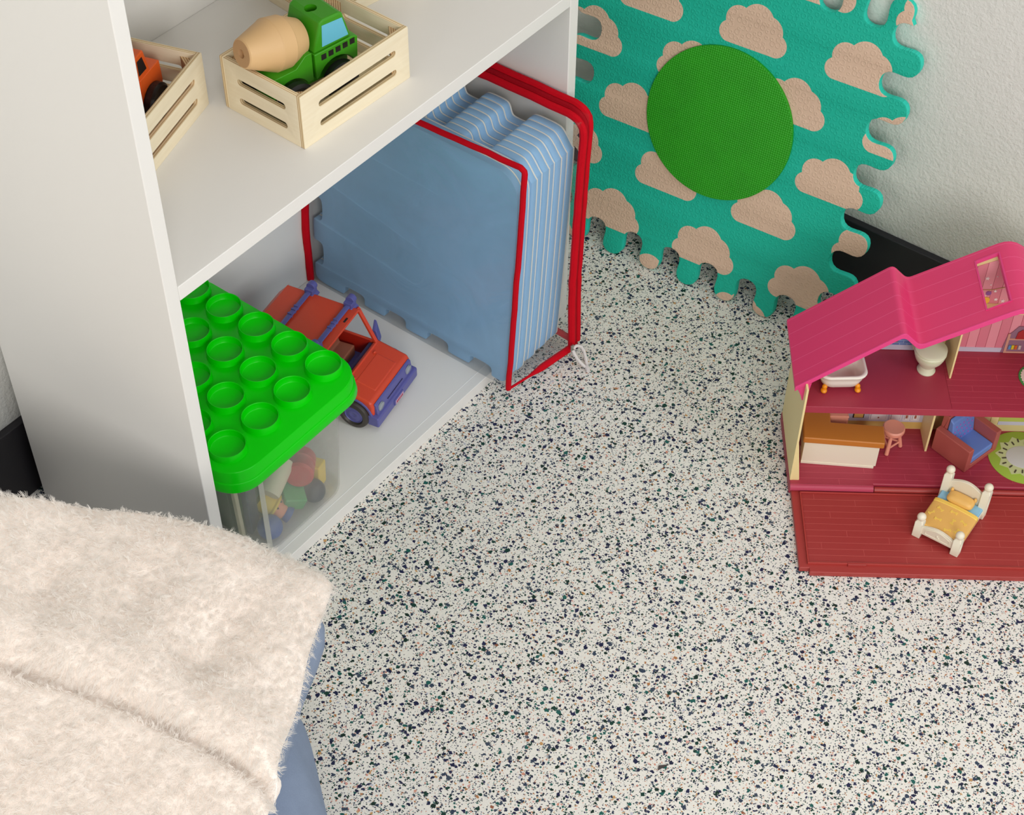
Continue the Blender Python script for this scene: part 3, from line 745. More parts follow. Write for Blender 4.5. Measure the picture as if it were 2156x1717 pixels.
bag = thing('zip_bag', 'clear plastic zip bag with red edging, full of blue foam tiles on the bottom shelf', 'bag')
LBF, LTF, LBB, LTB = (.4377, -.0335, .0170), (.4640, -.0345, .3285), (.4385, .2800, .0170), (.4560, .2795, .3240)
RBF, RTF, RBB, RTB = (.5470, -.0520, .0172), (.5700, -.0405, .3400), (.5570, .2800, .0170), (.5740, .2795, .3300)
def grid_face(mb, a, b, c, d, n, bulge, nrm, mi=0):
    a, b, c, d = map(Vector, (a, b, c, d)); R = []
    for i in range(n+1):
        row = []
        for j in range(n+1):
            s_, t_ = i/n, j/n
            p = a.lerp(b, s_).lerp(d.lerp(c, s_), t_)
            k = math.sin(PI*s_)*math.sin(PI*t_)
            p += Vector(nrm)*(bulge*k + .0014*math.sin(9*s_+4*t_)*k**.5)
            row.append(p)
        R.append(row)
    mb.rings(R, mi, False, False, closed=False)
M_PVC = mat_clear('clear_bag_film', (.965, .975, .98, 1), (150, 160, 168), .20, .16, (14, .5, .004), gloss=.05)
pv = MB()
grid_face(pv, LBF, LTF, LTB, LBB, 14, -.0006, (-1, 0, 0)); 
add('left_film', pv, M_PVC, bag)
M_PVC2 = mat_clear('clear_bag_film_front', (.975, .98, .985, 1), (190, 190, 190), .05, .15, (20, .35, .003), gloss=.035)
pv = MB(); grid_face(pv, LBF, LTF, (RTF[0]-.009, RTF[1]+.003, RTF[2]-.006), (RBF[0]-.006, RBF[1]+.001, RBF[2]), 12, .0006, (0, -1, 0)); add('front_film', pv, M_PVC2, bag)
pv = MB(); grid_face(pv, LTF, LTB, (RTB[0]-.006, RTB[1], RTB[2]-.006), (RTF[0]-.009, RTF[1]+.003, RTF[2]-.006), 12, .0006, (0, 0, 1)); add('top_film', pv, M_PVC2, bag)
pv = MB(); grid_face(pv, RBF, RTF, RTB, RBB, 8, .001, (1, 0, 0)); add('right_film', pv, M_PVC2, bag)
pv = MB(); grid_face(pv, LBB, LTB, RTB, RBB, 4, 0, (0, 1, 0)); add('back_film', pv, M_PVC2, bag)
pv = MB(); grid_face(pv, LBF, LBB, RBB, RBF, 4, 0, (0, 0, -1)); add('bottom_film', pv, M_PVC2, bag)
def path(pts, rad=.012, n=5):
    out = []; P = [Vector(p) for p in pts]
    for i, p in enumerate(P):
        if i in (0, len(P)-1): out.append(p); continue
        a = p + (P[i-1]-p).normalized()*rad; b = p + (P[i+1]-p).normalized()*rad
        for k in range(n+1):
            t_ = k/n; out.append(a.lerp(p, t_).lerp(p.lerp(b, t_), t_))
    return out
def dense(pts, n=8, wob=0.0, seed=0):
    rnd = random.Random(seed); out = []
    for a, b in zip(pts, pts[1:]):
        a, b = Vector(a), Vector(b); m = max(1, int((b-a).length/.02))
        for k in range(m): out.append(a.lerp(b, k/m)+Vector([rnd.uniform(-wob, wob) for _ in range(3)]))
    out.append(Vector(pts[-1])); return out
lt = dense(path([LBF, LTF, LTB], .010), wob=.0005, seed=2)
add('edging', MB().tube(lt, .0034, 8), M_RED_WEB, bag)
lt = dense([(LBB[0], LBB[1], LBB[2]+.001), (.4382, .2790, .10), LTB], wob=.0006, seed=4)
add('edging', MB().tube(lt, .0050, 8), M_RED_WEB, bag)
bf = dense([LBF, (.470, -.0395, .0165), (.512, -.0465, .0170), RBF], wob=.0003, seed=3)
add('edging', MB().tube(bf, [.0016 if i < 2 else .0044 for i in range(len(bf))], 8), M_RED_WEB, bag)
def offs(pts, d): return [Vector(p)+Vector(d) for p in pts]
core = [(RBF[0], RBF[1], RBF[2]+.001), (.5490, -.0475, .120), (.5575, -.0450, .230), RTF, (.5735, .08, .337), RTB]
zp = dense(path(core, .022, 6), wob=.0003, seed=5)
add('edging', MB().tube(offs(zp, (-.0075, .0005, -.004)), .0046, 8), M_RED_WEB, bag)
zt = add('zip_tape', MB().tube(offs(zp, (-.0015, .0020, -.0005)), .0036, 8), M_DKRED_WEB, bag)
add('edging', MB().tube(offs(zp, (.0050, .0020, .0022)), .0046, 8), M_RED_WEB, bag)
rb = dense([(RBF[0]+.004, RBF[1]+.002, .0170), (.559, .10, .0170), (.5570, .2800, .0170)], wob=.0002, seed=6)
add('edging', MB().tube(rb, .004, 8), M_RED_WEB, bag)
pull = MB().box(.5275, .5325, -.0600, -.0575, .0240, .0330)
zpull = add('zip_pull', pull, M_METAL, bag, .0008)
loop = [(0.5315, -.0592, .0262), (0.5370, -.0600, .0275), (0.5430, -.0625, .0235), (0.5450, -.0660, .0165), (0.5430, -.0705, .0085), (0.5390, -.0750, .0036), (0.5355, -.0775, .0030), (0.5340, -.0755, .0040), (0.5325, -.0715, .0080), (0.5305, -.0665, .0150), (0.5295, -.0625, .0215), (0.5300, -.0600, .0255)]
add('pull_cord', MB().tube(loop, .0020, 8), M_CORD, zpull)
add('cord_knot', MB().tube([(0.5360, -.0770, .0036), (0.5340, -.0800, .0030), (0.5310, -.0830, .0026)], [.0028, .0033, .0024], 8), M_CORD, zpull)
hp = [(.5740, -.0290, .3330), (.5805, -.0310, .3280), (.5830, -.0300, .3180), (.5805, -.0290, .3060), (.5730, -.0270, .3010)]
add('carry_handle', MB().tube(path(hp, .004), .0040, 8), mat_fabric('black_webbing', (26, 25, 28), 1500, .8, .4), bag)

# ------------------------------------------------------------------ teal cloud mat against the wall
MO, MX, MY, MN = (.7237, .0203, 0), (.0808, -.9967, 0), (.2413, .0196, .9702), (-.9671, -.0784, .2421)
def mat_outline():
    x0, x1, y0, y1 = -.0885, .3010, .0210, .4170
    A = .0205; pts = []
    def wave(t, p, c, sgn):                                     # c: a knob tip, sgn +1 = outwards
        th = 2*PI*(t-c)/p
        return A*math.cos(th), t + .0054*math.sin(2*th)
    N = 150
    for i in range(N):                                          # bottom, left to right
        t = x0 + (x1-x0)*i/N; d, tt = wave(t, .0540, .0, 1); pts.append((tt, y0 - d))
    for i in range(N):                                          # right, upwards
        t = y0 + (.4120-y0)*i/(N-1); d, tt = wave(t, .0573, .3690, 1); pts.append((x1 + d, tt))
    for i in range(N):                                          # top, right to left
        t = .2975 + (x0-.2975)*i/N; d, tt = wave(t, .0540, .2840, 1); pts.append((tt, y1 + d))
    for i in range(N):                                          # left, downwards
        t = y1 + (y0-y1)*i/N; d, tt = wave(t, .0573, .2530, 1); pts.append((x0 - d, tt))
    return pts
TM_ = .0116
pm = plate('puzzle_mat', mat_outline(), [], TM_, .0008, 2)
pmo = add('puzzle_mat', pm, mat_cloud_foam())
pmo.matrix_world = frame(MO, MX, MY, MN) @ Matrix.Translation((0, 0.0010, -TM_/2))
tag(pmo, 'teal foam puzzle mat with beige clouds leaning on the wall in the corner', 'play mat')
add('round_inset', plate('round_inset', circle(.1065, .2240, .0955, 96), [], .0050, .0012, 3), mat_weave('green_woven_foam', (34, 158, 4)), pmo, M=Matrix.Translation((0, 0, TM_/2+.0020)), label='flat green woven-textured disc')

# ------------------------------------------------------------------ doll house
HS = frame((.4285, -.4440, 0), (.585, -.811, 0), (.811, .585, 0), (0, 0, 1))
dh = thing('doll_house', 'two-storey toy doll house with a hot pink roof and maroon floors on the terrazzo', 'doll house', HS)
UE = .345                                                         # right end of the house, outside the frame
def hb(*a): return MB().box(*a)
add('ground_floor', MB().prism([(-.0080, .1115), (.0862, .1115), (.0862, .1165), (.2700, .1165), (.2700, .1115), (UE, .1115), (UE, .2260), (-.0080, .2260)], 0, .0140), M_MAROON, dh, .0016, 3)
add('floor_lip', MB().tube([(-.0075, .1120, .0110), (.0855, .1120, .0110)], .0042, 10), M_MAROON_EDGE, dh)
porch = add('porch', MB().prism([(.0046, -.0050), (UE, -.0050), (UE, .1160), (-.0060, .1160), (-.0060, .0008), (.0046, .0008)], 0, .0070), M_BRICKRED_PLAIN, dh, .0010, 2)
add('porch_deck', hb(.0050, UE-.012, .0075, .1050, .0066, .0080), M_BRICKRED, porch)
rim = MB()
for b in ((.0030, .0046, .0060, .1066), (UE-.011, UE-.0094, .0060, .1066), (.0030, UE-.0094, .0052, .0070), (.0030, UE-.0094, .1054, .1070)): rim.box(b[0], b[1], b[2], b[3], .0066, .0100)
add('porch_rim', rim, mat('brick_red_rim', (176, 60, 54), .42), porch, .0004)
add('latch_tab', MB().box(.0460, .0660, .0035, .0070, .0066, .0106), M_BRICKRED_PLAIN, porch, .0006)
add('hinge_rod', MB().tube([(.0870, .1130, .0085), (.2690, .1130, .0085)], .0036, 12), M_BRICKRED_PLAIN, porch)
add('upper_floor', hb(-.0030, UE, .1305, .2230, .1130, .1230), M_MAROON_PLAIN, dh, .0006)
add('upper_plank_floor', hb(.1552, UE-.002, .1330, .2215, .1228, .12345), M_MAROON, dh)
# walls
RL = [(-.0180, .1530), (.0850, .2370), (.1030, .2190), (.2030, .2790), (.3500, .1650)]     # roof line u,z
def roofz(uu):
    for (a, za), (b, zb) in zip(RL, RL[1:]):
        if a <= uu <= b: return za + (zb-za)*(uu-a)/(b-a)
gab = [(-.0070, .0140), (UE, .0140), (UE, roofz(UE)-.0045), (.2180, .2630), (.1900, .2640), (.1030, .2140), (.0850, .2300), (-.0070, roofz(-.0070)-.004)]
add('back_wall', MB().prism(gab, .2222, .2250, 'y'), M_CREAM, dh)
def panel(name, poly, m, y=.2220):
    return add(name, MB().prism(poly, y-.0004, y, 'y'), m, dh)
bw = panel('bathroom_print', [(.0000, .1310), (.1560, .1310), (.1560, .2440), (.1030, .2120), (.0850, .2300), (.0000, .1620)], mat_wall_print('blue_tile_print', 'blue'))
add('skirting_print', hb(.0000, .1560, .2210, .2216, .1236, .1310), mat('print_lilac_white', (206, 204, 222), .4), bw)
sh = MB().box(.094, .1060, .2208, .2214, .1345, .1440); add('printed_bottle', sh, mat('print_grey', (128, 132, 142), .4), bw)
pw = panel('bedroom_print', [(.1605, .1300), (UE-.002, .1300), (UE-.002, .1640), (.2030, .2650), (.1605, .2440)], mat_wall_print('pink_plank_print', 'pink'))
add('skirting_print', hb(.1605, UE-.002, .2210, .2216, .1236, .1300), mat('print_lilac_white', (206, 204, 222), .4), pw)
bk = MB().prism([(.2215, .1240), (.2245, .1500), (.2290, .1560), (.2340, .1640), (.2620, .1640), (.2620, .1240)], .2203, .2209, 'y')
bkp = add('printed_shelf', bk, mat('print_mauve', (150, 112, 134), .4), pw)
q = MB(); q.box(.2245, .2272, .2196, .2202, .1240, .1530); q.box(.2272, .2600, .2196, .2202, .1440, .1462); q.box(.2272, .2600, .2196, .2202, .1240, .1262)
add('printed_shelf_board', q, mat('print_peach', (214, 160, 140), .4), bkp)
for i, (c, x) in enumerate(((( 96, 150, 200), .2285), ((224, 208, 50), .2318), ((214, 104, 48), .2352), ((206, 190, 186), .2395))):
    add('printed_book', hb(x, x+.0028, .2192, .2198, .1300, .1360), mat('print_book_%d' % i, c, .4), bkp)
add('printed_toy', MB().prism([(.2335, .1462), (.2440, .1462), (.2430, .1560), (.2390, .1600), (.2345, .1560)], .2190, .2197, 'y'), mat('print_red', (176, 40, 44), .4), bkp)
star = MB()
for (x, z, r) in ((.1850, .2330, .0028), (.1905, .2240, .0012), (.1950, .2360, .0010), (.1970, .2150, .0022), (.2000, .2030, .0024), (.2080, .2010, .0026), (.1880, .2080, .0010)):
    star.prism([(x+(r if i % 2 == 0 else r*.45)*math.sin(i*PI/5), z+(r if i % 2 == 0 else r*.45)*math.cos(i*PI/5)) for i in range(10)], .2209, .2214, 'y')
add('printed_star', star, mat('print_star_white', (250, 240, 240), .4), pw)
gl = MB().tube([(.1680, .2211, .2215), (.1800, .2211, .2165), (.1940, .2211, .2170), (.2080, .2211, .2215)], .0005, 6)
gl.tube([(.1905, .2211, .2166), (.1905, .2211, .2140)], .0003, 6); add('printed_garland', gl, mat('print_tan', (196, 150, 90), .4), pw)
add('printed_ornament', MB().prism(circle(.1905, .2118, .0030, 20), .2209, .2214, 'y'), mat('print_violet', (150, 84, 160), .4), pw)
add('printed_cushion', MB().prism(rrect(.1790, .1935, .1970, .2060, .0035), .2207, .2214, 'y'), mat('print_duck_yellow', (244, 196, 70), .4), pw)
add('attic_ledge', hb(.1640, UE-.003, .2080, .2215, .1930, .1970), M_CREAM, dh, .0004)
add('lower_back_wall', hb(-.0048, UE-.002, .2030, .2220, .0140, .1134), M_CREAM, dh)
DV = -.0192
kp = panel('kitchen_print', [(-.0040, .0150), (.1500, .0150), (.1500, .1130), (-.0040, .1130)], mat_wall_print('kitchen_print', 'kitchen'), .2030)
M_PW, M_PL, M_PB = mat('print_white', (236, 232, 234), .4), mat('print_grey_line', (168, 160, 172), .4), mat('print_brown', (166, 104, 84), .4)
for (xa, xb) in ((.0883, .1090), (.1115, .1250), (.1270, .1345), (.1360, .1455)):
    d_ = add('printed_door', MB().box(xa, xb, .2021, .2026, .0285, .0600), M_PW, kp)
    add('printed_outline', MB().box(xa+.0014, xb-.0014, .2018, .2022, .0302, .0580), M_PL, d_); add('printed_inset', MB().box(xa+.0018, xb-.0018, .2015, .2019, .0306, .0576), M_PW, d_)
    hx = (xa+xb)/2
    if not .11 < xa < .12: add('printed_handle', MB().box(hx-.0009, hx+.0009, .2012, .2016, .0322, .0342) if xa < .1 else MB().box(hx-.0012, hx+.0012, .2012, .2016, .0330, .0380), M_PB, d_)
fr_ = add('printed_frame', MB().box(.0696, .0822, .2020, .2026, .0312, .0520), M_BLACK, kp); add('printed_picture', MB().box(.0707, .0811, .2016, .2021, .0322, .0510), M_AMBER, fr_)
lp_ = panel('lounge_print', [(.1530, .0150), (UE-.002, .0150), (UE-.002, .1130), (.1530, .1130)], mat('lounge_beige', (224, 206, 150), .4), .2030)
add('printed_window_sill', MB().box(.2364, UE-.01, .2018, .2026, .0255, .0312), mat('print_lilac_white', (216, 214, 226), .4), lp_)
add('printed_lawn', MB().box(.2364, UE-.01, .2020, .2027, .0312, .0600), mat('print_lawn', (190, 200, 96), .4), lp_)
add('printed_post', MB().box(.2275, .2360, .2018, .2027, .0250, .0700), M_CREAM, lp_)
lw = [(.1195, .0140), (.2240, .0140), (.2240, .1590), (.1195, .1590)]
add('left_wall', MB().prism(lw, -.0074, -.0050, 'x'), M_CREAM, dh, .0003)
add('wall_foot', MB().prism([(-.0070, .0140), (.0030, .0140), (.0030, .0160), (-.0040, .0700), (-.0070, .0900)], .1197, .1217, 'y'), M_CREAM, dh, .0003)
add('right_wall', hb(UE-.002, UE, .1195, .2240, .0140, .1640), M_CREAM, dh)
add('partition', MB().prism([(.1680, .0140), (.2032, .0140), (.2032, .1135), (.1680, .1135)], .1500, .1524, 'x'), M_CREAM, dh, .0003)
add('partition', MB().prism([(.1780, .1232), (.2222, .1232), (.2222, .2330), (.1780, .2330)], .1586, .1606, 'x'), M_CREAM, dh, .0003)
# roof: one folded slab with a skylight
def roof_band(v0, v1, ua=None, ub=None, th=.0045):
    pts = [p for p in RL]
    if ua is not None: pts = [(ua, roofz(ua))] + [p for p in RL if ua < p[0] < ub] + [(ub, roofz(ub))]
    rnd = []
    for i, p in enumerate(pts):
        if i in (0, len(pts)-1): rnd.append(p); continue
        a, c = Vector(pts[i-1]), Vector(pts[i+1]); b = Vector(p); r_ = .016 if i == 3 and ua is None else .006
        p0 = b+(a-b).normalized()*r_; p1 = b+(c-b).normalized()*r_
        for k in range(5): rnd.append(tuple(p0.lerp(b, k/4).lerp(b.lerp(p1, k/4), k/4)))
    return rnd, th
rf = MB()
ol, th = roof_band(0, 0)
def slab(mb, ol, v0, v1, th):
    mb.prism(list(ol) + [(x, z-th) for x, z in reversed(ol)], v0, v1, 'y')
SK0, SK1, SV0, SV1 = .1668, .1885, .1462, .2200
def cut(ol, a, b): return [(a, roofz(a))] + [p for p in ol if a+1e-6 < p[0] < b-1e-6] + [(b, roofz(b))]
slab(rf, ol, .1305, SV0, th); slab(rf, ol, SV1, .2345, th)
slab(rf, [p for p in ol if p[0] < SK0] + [(SK0, roofz(SK0))], SV0, SV1, th)
slab(rf, [(SK1, roofz(SK1))] + [p for p in ol if p[0] > SK1], SV0, SV1, th)
roof_o = add('roof', rf, M_PINK, dh, sharp=.5)
ed = MB(); slab(ed, [(x, z+.0006) for x, z in ol], .1293, .1312, th+.0022)
add('roof_trim', ed, M_PINK_EDGE, roof_o, .0005)
sk = MB()
for (a, b, v0, v1) in ((SK0-.0012, SK0+.0004, SV0-.001, SV1+.001), (SK1-.0004, SK1+.0012, SV0-.001, SV1+.001), (SK0, SK1, SV0-.0012, SV0+.0004), (SK0, SK1, SV1-.0004, SV1+.0012)):
    za, zb = roofz(a), roofz(b); sk.hexa([(a, v0, za-.004), (b, v0, zb-.004), (b, v1, zb-.004), (a, v1, za-.004), (a, v0, za+.0009), (b, v0, zb+.0009), (b, v1, zb+.0009), (a, v1, za+.0009)])
add('skylight_frame', sk, M_PINK_EDGE, roof_o)
add('eave_tab', MB().prism([(-.0150, .1500), (-.0010, .1600), (-.0035, .1400), (-.0055, .1330), (-.0085, .1330), (-.0105, .1400)], .1296, .1318, 'y'), M_PINK_EDGE, roof_o, .0006)

# ------------------------------------------------------------------ doll furniture (house frame)
def fur(name, label, cat, u, v, z, rot=0.0, group=None):
    return thing(name, label, cat, HS @ Matrix.Translation((u, v, z)) @ Matrix.Rotation(rot, 4, 'Z'), group)
GF, UF = .0141, .12315
# bath tub
bt = fur('toy_bathtub', 'small white toy bathtub with orange feet upstairs in the doll house', 'toy bathtub', .0360, .1690, UF, .06)
def br(hx, hy, z, r): return rr3(-hx, hx, -hy, hy, min(r, hx, hy), z, 6)
add('basin', MB().rings([br(.0175, .0130, .0058, .011), br(.0212, .0170, .0090, .012), br(.0238, .0196, .0180, .012), br(.0246, .0204, .0240, .012), br(.0262, .0220, .0252, .012), br(.0266, .0224, .0268, .012), br(.0256, .0214, .0284, .012), br(.0234, .0192, .0282, .011), br(.0222, .0180, .0262, .010), br(.0196, .0152, .0120, .010), br(.0160, .0120, .0090, .009)]), mat('bath_white', (244, 238, 226), .3, sub=.1), bt, sharp=1.2)
for (x, y) in ((-.0180, -.0145), (.0180, -.0145), (-.0180, .0145), (.0180, .0145)):
    f = MB().sphere((x, y, .0078), .0030, 12, (1, 1, 1.1)); f.sphere((x*1.03, y*1.06, .0030), .0036, 12, (1, 1.2, .84)); add('foot', f, M_FOOT, bt)
# toilet
wc = fur('toy_toilet', 'small cream toy toilet upstairs in the doll house', 'toy toilet', .1350, .1905, UF)
add('bowl', MB().lathe([(.0098, 0), (.0102, .0015), (.0085, .0045), (.0080, .0085), (.0108, .0130), (.0150, .0195), (.0168, .0245), (.0172, .0275)], 32, Matrix.Diagonal((1, 1.05, 1, 1))), M_MINT, wc)
add('seat', MB().lathe([(.0172, .0275), (.0178, .0282), (.0178, .0298), (.0172, .0306)], 36), M_MINT, wc)
add('lid', MB().lathe([(.0170, .0307), (.0177, .0315), (.0176, .0335), (.0160, .0345), (.002, .0350)], 36), M_MINT, wc)
add('cistern', MB().box(-.0150, .0150, .0165, .0290, .0130, .0500), M_MINT, wc, .002, 3)
# counter
kc = fur('toy_counter', 'cream toy kitchen counter with caramel top downstairs in the doll house', 'toy kitchen counter', .0072, .1460, GF, -.071)
add('body', MB().box(0, .0835, 0, .0235, .0035, .0345), M_IVORY, kc, .0004)
add('plinth', MB().box(-.0003, .0815, -.0006, .0235, 0, .0036), M_IVORY, kc, .0003)
add('side_leg', MB().box(.0005, .0260, .0240, .0600, 0, .0345), M_IVORY, kc, .0004)
add('worktop', MB().prism([(-.0020, -.0015), (.0880, -.0015), (.0880, .0260), (.0285, .0260), (.0285, .0640), (-.0020, .0640)], .0346, .0436), M_ORANGE_TOP, kc, .0016, 3)
# stools
def stool(u, v, rot, label, zt):
    s = fur('toy_stool', label, 'toy stool', u, v, GF, rot)
    add('seat', MB().lathe([(.0095, .0275), (.0120, .0285), (.0128, .0310), (.0126, .0335), (.0112, .0350), (.0085, .0345), (.002, .0340)], 32), M_SALMON, s)
    ft = []
    for k in range(3):
        a = k*2*PI/3; d = Vector((math.cos(a), math.sin(a), 0)); ft.append(d)
        add('leg', MB().tube([d*.0066+Vector((0, 0, .0290)), d*.0128+Vector((0, 0, .0012))], [.0021, .0024], 12), M_SALMON, s)
    for k in range(3):
        a_, b_ = ft[k]*.0108, ft[(k+1) % 3]*.0108
        add('stretcher', MB().tube([a_+Vector((0, 0, .0090)), b_+Vector((0, 0, .0090))], .0012, 8), M_SALMON, s)
stool(.1105, .1725, -1.95, 'salmon pink toy stool standing at the right end of the toy kitchen counter', 0)
tc = fur('toy_cooker', 'salmon pink box-shaped toy piece behind the caramel kitchen counter top', 'toy', .0375, .1800, GF)
add('body', MB().box(0, .0225, 0, .0160, 0, .0420), M_SALMON, tc, .0028, 3)
add('top_rim', MB().tube([(.0012, .0010, .0405), (.0213, .0010, .0405), (.0213, .0150, .0405), (.0012, .0150, .0405)], .0016, 8, closed=True), M_SALMON, tc)
# armchair
CF = HS @ frame((.1904, .1367, GF), (.751, .660, 0), (-.660, .751, 0), (0, 0, 1))
ac = thing('toy_armchair', 'dusty red toy armchair with blue cushions downstairs in the doll house', 'toy armchair', CF)
WA, DA, HA = .0560, .0490, .0335
fr = MB(); fr.box(0, .0085, 0, DA, 0, HA); fr.box(WA-.0085, WA, 0, DA, 0, HA); fr.box(.0085, WA-.0085, 0, DA-.002, 0, .0070); fr.box(.0085, WA-.0085, DA-.0085, DA, 0, .0520)
add('frame', fr, M_CHAIR, ac, .0012, 3)
add('seat_cushion', MB().box(.0088, WA-.0088, .0010, DA-.0160, .0070, .0165), M_CUSH, ac, .0018, 3)
bcush = add('back_cushion', MB().prism([(DA-.0200, .0165), (DA-.0150, .0460), (DA-.0090, .0500), (DA-.0087, .0070), (DA-.0170, .0070)], .0088, WA-.0088, 'x'), M_CUSH, ac, .0018, 3)
dots = MB()
for i in range(4):
    for j in range(6):
        zz = .0200+.0062*i; y = DA-.0200+.0050*(zz-.0165)/.0295; x = .0120+.0060*j+(.0030 if i % 2 else 0)
        if x < WA-.011: dots.lathe([(.0013, -.0003), (.0013, .0005), (.0007, .0006)], 12, frame((x, y, zz), (1, 0, 0), (0, .167, .986), (0, -.986, .167)))
add('pink_dots', dots, M_DOT, bcush)
# rugs
kr = fur('toy_rug', 'round green kiwi-slice toy rug on the ground floor of the doll house', 'toy rug', .2617, .1618, GF)
add('rug_base', MB().lathe([(.0400, 0), (.0400, .0006), (.0396, .0008)], 64), mat('kiwi_green', (160, 188, 66), .6, (500, .2, .0004), vary=.1), kr)
add('rug_core', MB().prism([((.0320 if i % 2 == 0 else .0262)*math.cos(2*PI*i/22+.1), (.0320 if i % 2 == 0 else .0262)*math.sin(2*PI*i/22+.1)) for i in range(22)], .0006, .0010), mat('kiwi_pale', (200, 206, 150), .6), kr)
add('rug_centre', MB().lathe([(.0200, .0008), (.0200, .0012), (.0196, .0013)], 48, Matrix.Diagonal((1, .85, 1, 1))), mat('kiwi_grey', (206, 204, 200), .6), kr)
sd = MB()
for i in range(20):
    a = 2*PI*i/20+.08; rr_ = .0225 if i % 2 == 0 else .0255
    T = Matrix.Rotation(a, 4, 'Z') @ Matrix.Translation((rr_, 0, .0013)); sd.prism([(p[0], p[1]) for p in rrect(-.0026, .0026, -.0008, .0008, .0007, 3)], -.0004, .0003, M=T)
add('rug_seeds', sd, mat('kiwi_seed', (76, 68, 54), .6), kr)
gr_ = fur('toy_rug', 'round pale toy rug with green scalloped rim upstairs at the right edge', 'toy rug', .2575, .1810, .1236)
add('rug_base', MB().lathe([(.0222, 0), (.0222, .0007), (.0218, .0009)], 48), mat('leaf_green', (70, 150, 74), .6), gr_)
add('rug_centre', MB().prism([((.0198+.0006*math.cos(i*PI))*math.cos(2*PI*i/60), (.0198+.0006*math.cos(i*PI))*math.sin(2*PI*i/60)) for i in range(60)], .0006, .0011), mat('rug_pale', (232, 220, 206), .6), gr_)
# bed
BF = HS @ frame((.1202, .0490, .0081), (.8317, -.5552, 0), (.5552, .8317, 0), (0, 0, 1))
bd = thing('toy_bed', 'small ivory toy bed with an amber bedspread on the doll house porch', 'toy bed', BF)
BWd, BLn, PS = .0546, .0745, .0094
for (x, y, h) in ((0, 0, .0265), (BWd-PS, 0, .0265), (0, BLn-PS, .0440), (BWd-PS, BLn-PS, .0440)):
    p = MB().box(x, x+PS, y, y+PS, 0, h-.004)
    cxp, cyp = x+PS/2, y+PS/2
    p.rings([[(x, y, h-.004), (x+PS, y, h-.004), (x+PS, y+PS, h-.004), (x, y+PS, h-.004)], [(cxp-.0026, cyp-.0026, h), (cxp+.0026, cyp-.0026, h), (cxp+.0026, cyp+.0026, h), (cxp-.0026, cyp+.0026, h)]], cap0=False)
    po = add('bed_post', p, M_IVORY, bd, .0008, 2)
    add('finial', MB().sphere((cxp, cyp, h+.0036), .0050, 20), M_IVORY, po)
def arc_board(y0, y1, zb, zs, rise):
    n = 14; top = [(PS-.001+(BWd-2*PS+.002)*i/n, zs+rise*math.sin(PI*i/n)) for i in range(n+1)]
    return MB().prism([(PS-.001, zb), (BWd-PS+.001, zb)] + top[::-1], y0, y1, 'y')
fb = add('footboard', arc_board(.0022, .0062, .0065, .0170, .0055), M_IVORY, bd, .0008, 2)
fp = MB(); n = 10
fp.tube([(PS+.004, .0020, .0100), (BWd-PS-.004, .0020, .0100), (BWd-PS-.004, .0020, .0160)] + [(BWd-PS-.004-(BWd-2*PS-.008)*i/n, .0020, .0160+.0048*math.sin(PI*i/n)) for i in range(n+1)] + [(PS+.004, .0020, .0100)], .0005, 6)
fp.sphere((BWd/2, .0020, .0140), .0016, 10, (1, .5, 1.2)); fp.sphere((BWd/2+.0015, .0020, .0122), .0012, 10, (1.4, .5, .8))
add('footboard_relief', fp, M_IVORY, fb)
add('headboard', arc_board(BLn-.0066, BLn-.0026, .0065, .0330, .0075), M_IVORY, bd, .0008, 2)
add('side_rail', MB().box(.0020, .0052, PS-.001, BLn-PS+.001, .0060, .0130), M_IVORY, bd, .0005); add('side_rail', MB().box(BWd-.0052, BWd-.0020, PS-.001, BLn-PS+.001, .0060, .0130), M_IVORY, bd, .0005)
def spread(y0, y1, k): return [(y0, .0)]
add('sheet', MB().box(.0026, BWd-.0026, .0440, BLn-.0070, .0110, .0165), M_BEDBLUE, bd, .0016, 3)
def cover(y0, y1, dz): 
    n = 12; prof = [(-.0002+.0+ (BWd+.0004)*i/n, .0165+dz+.0030*math.sin(PI*i/n)**.6) for i in range(n+1)]
    return MB().prism([(-.0002+.0012, .0110), (BWd+.0002-.0012, .0110)] + [(min(max(x, .0014), BWd-.0014), z) for x, z in prof[::-1]], y0, y1, 'y')
cv = add('bedspread', cover(.0064, .0500, 0), M_AMBER, bd, .0014, 3)
add('bedspread_fold', cover(.0455, .0512, .0007), M_AMBER_LT, bd, .0012, 3)
bn = MB()
for (x, y, a) in ((.0140, .0365, -.45), (.0285, .0400, 0), (.0430, .0330, -.4), (.0330, .0270, 1.5), (.0180, .0215, .1), (.0420, .0180, 1.2), (.0330, .0130, .4), (.0080, .0270, .9)):
    z = .0165+.0030*math.sin(PI*x/BWd)**.6
    T = Matrix.Translation((x, y, z)) @ Matrix.Rotation(a, 4, 'Z')
    bn.box(-.0030, .0030, -.0008, .0008, -.0004, .0003, T)
    for (dx, dy) in ((-.0030, .0010), (-.0030, -.0010), (.0030, .0010), (.0030, -.0010)): bn.lathe([(.0012, -.0004), (.0012, .0003), (.0006, .00035)], 10, T @ Matrix.Translation((dx, dy, 0)))
add('bone_print', bn, M_AMBER_LT, cv)
pil = MB().rings([[(.0273+ .0155*k*math.copysign(abs(math.cos(a))**.45, math.cos(a)), .0590+.0080*k*math.copysign(abs(math.sin(a))**.55, math.sin(a)), .0210+dz) for a in [2*PI*i/32 for i in range(32)]] for k, dz in ((.80, -.0042), (.95, -.0025), (1, 0), (.94, .0026), (.78, .0044), (.4, .0055))])
for s in (-1, 1): pil.sphere((.0273+s*.0138, .0655, .0235), .0022, 12, (.9, 1, 1.5))
add('pillow', pil, M_AMBER, bd, sharp=1.2)

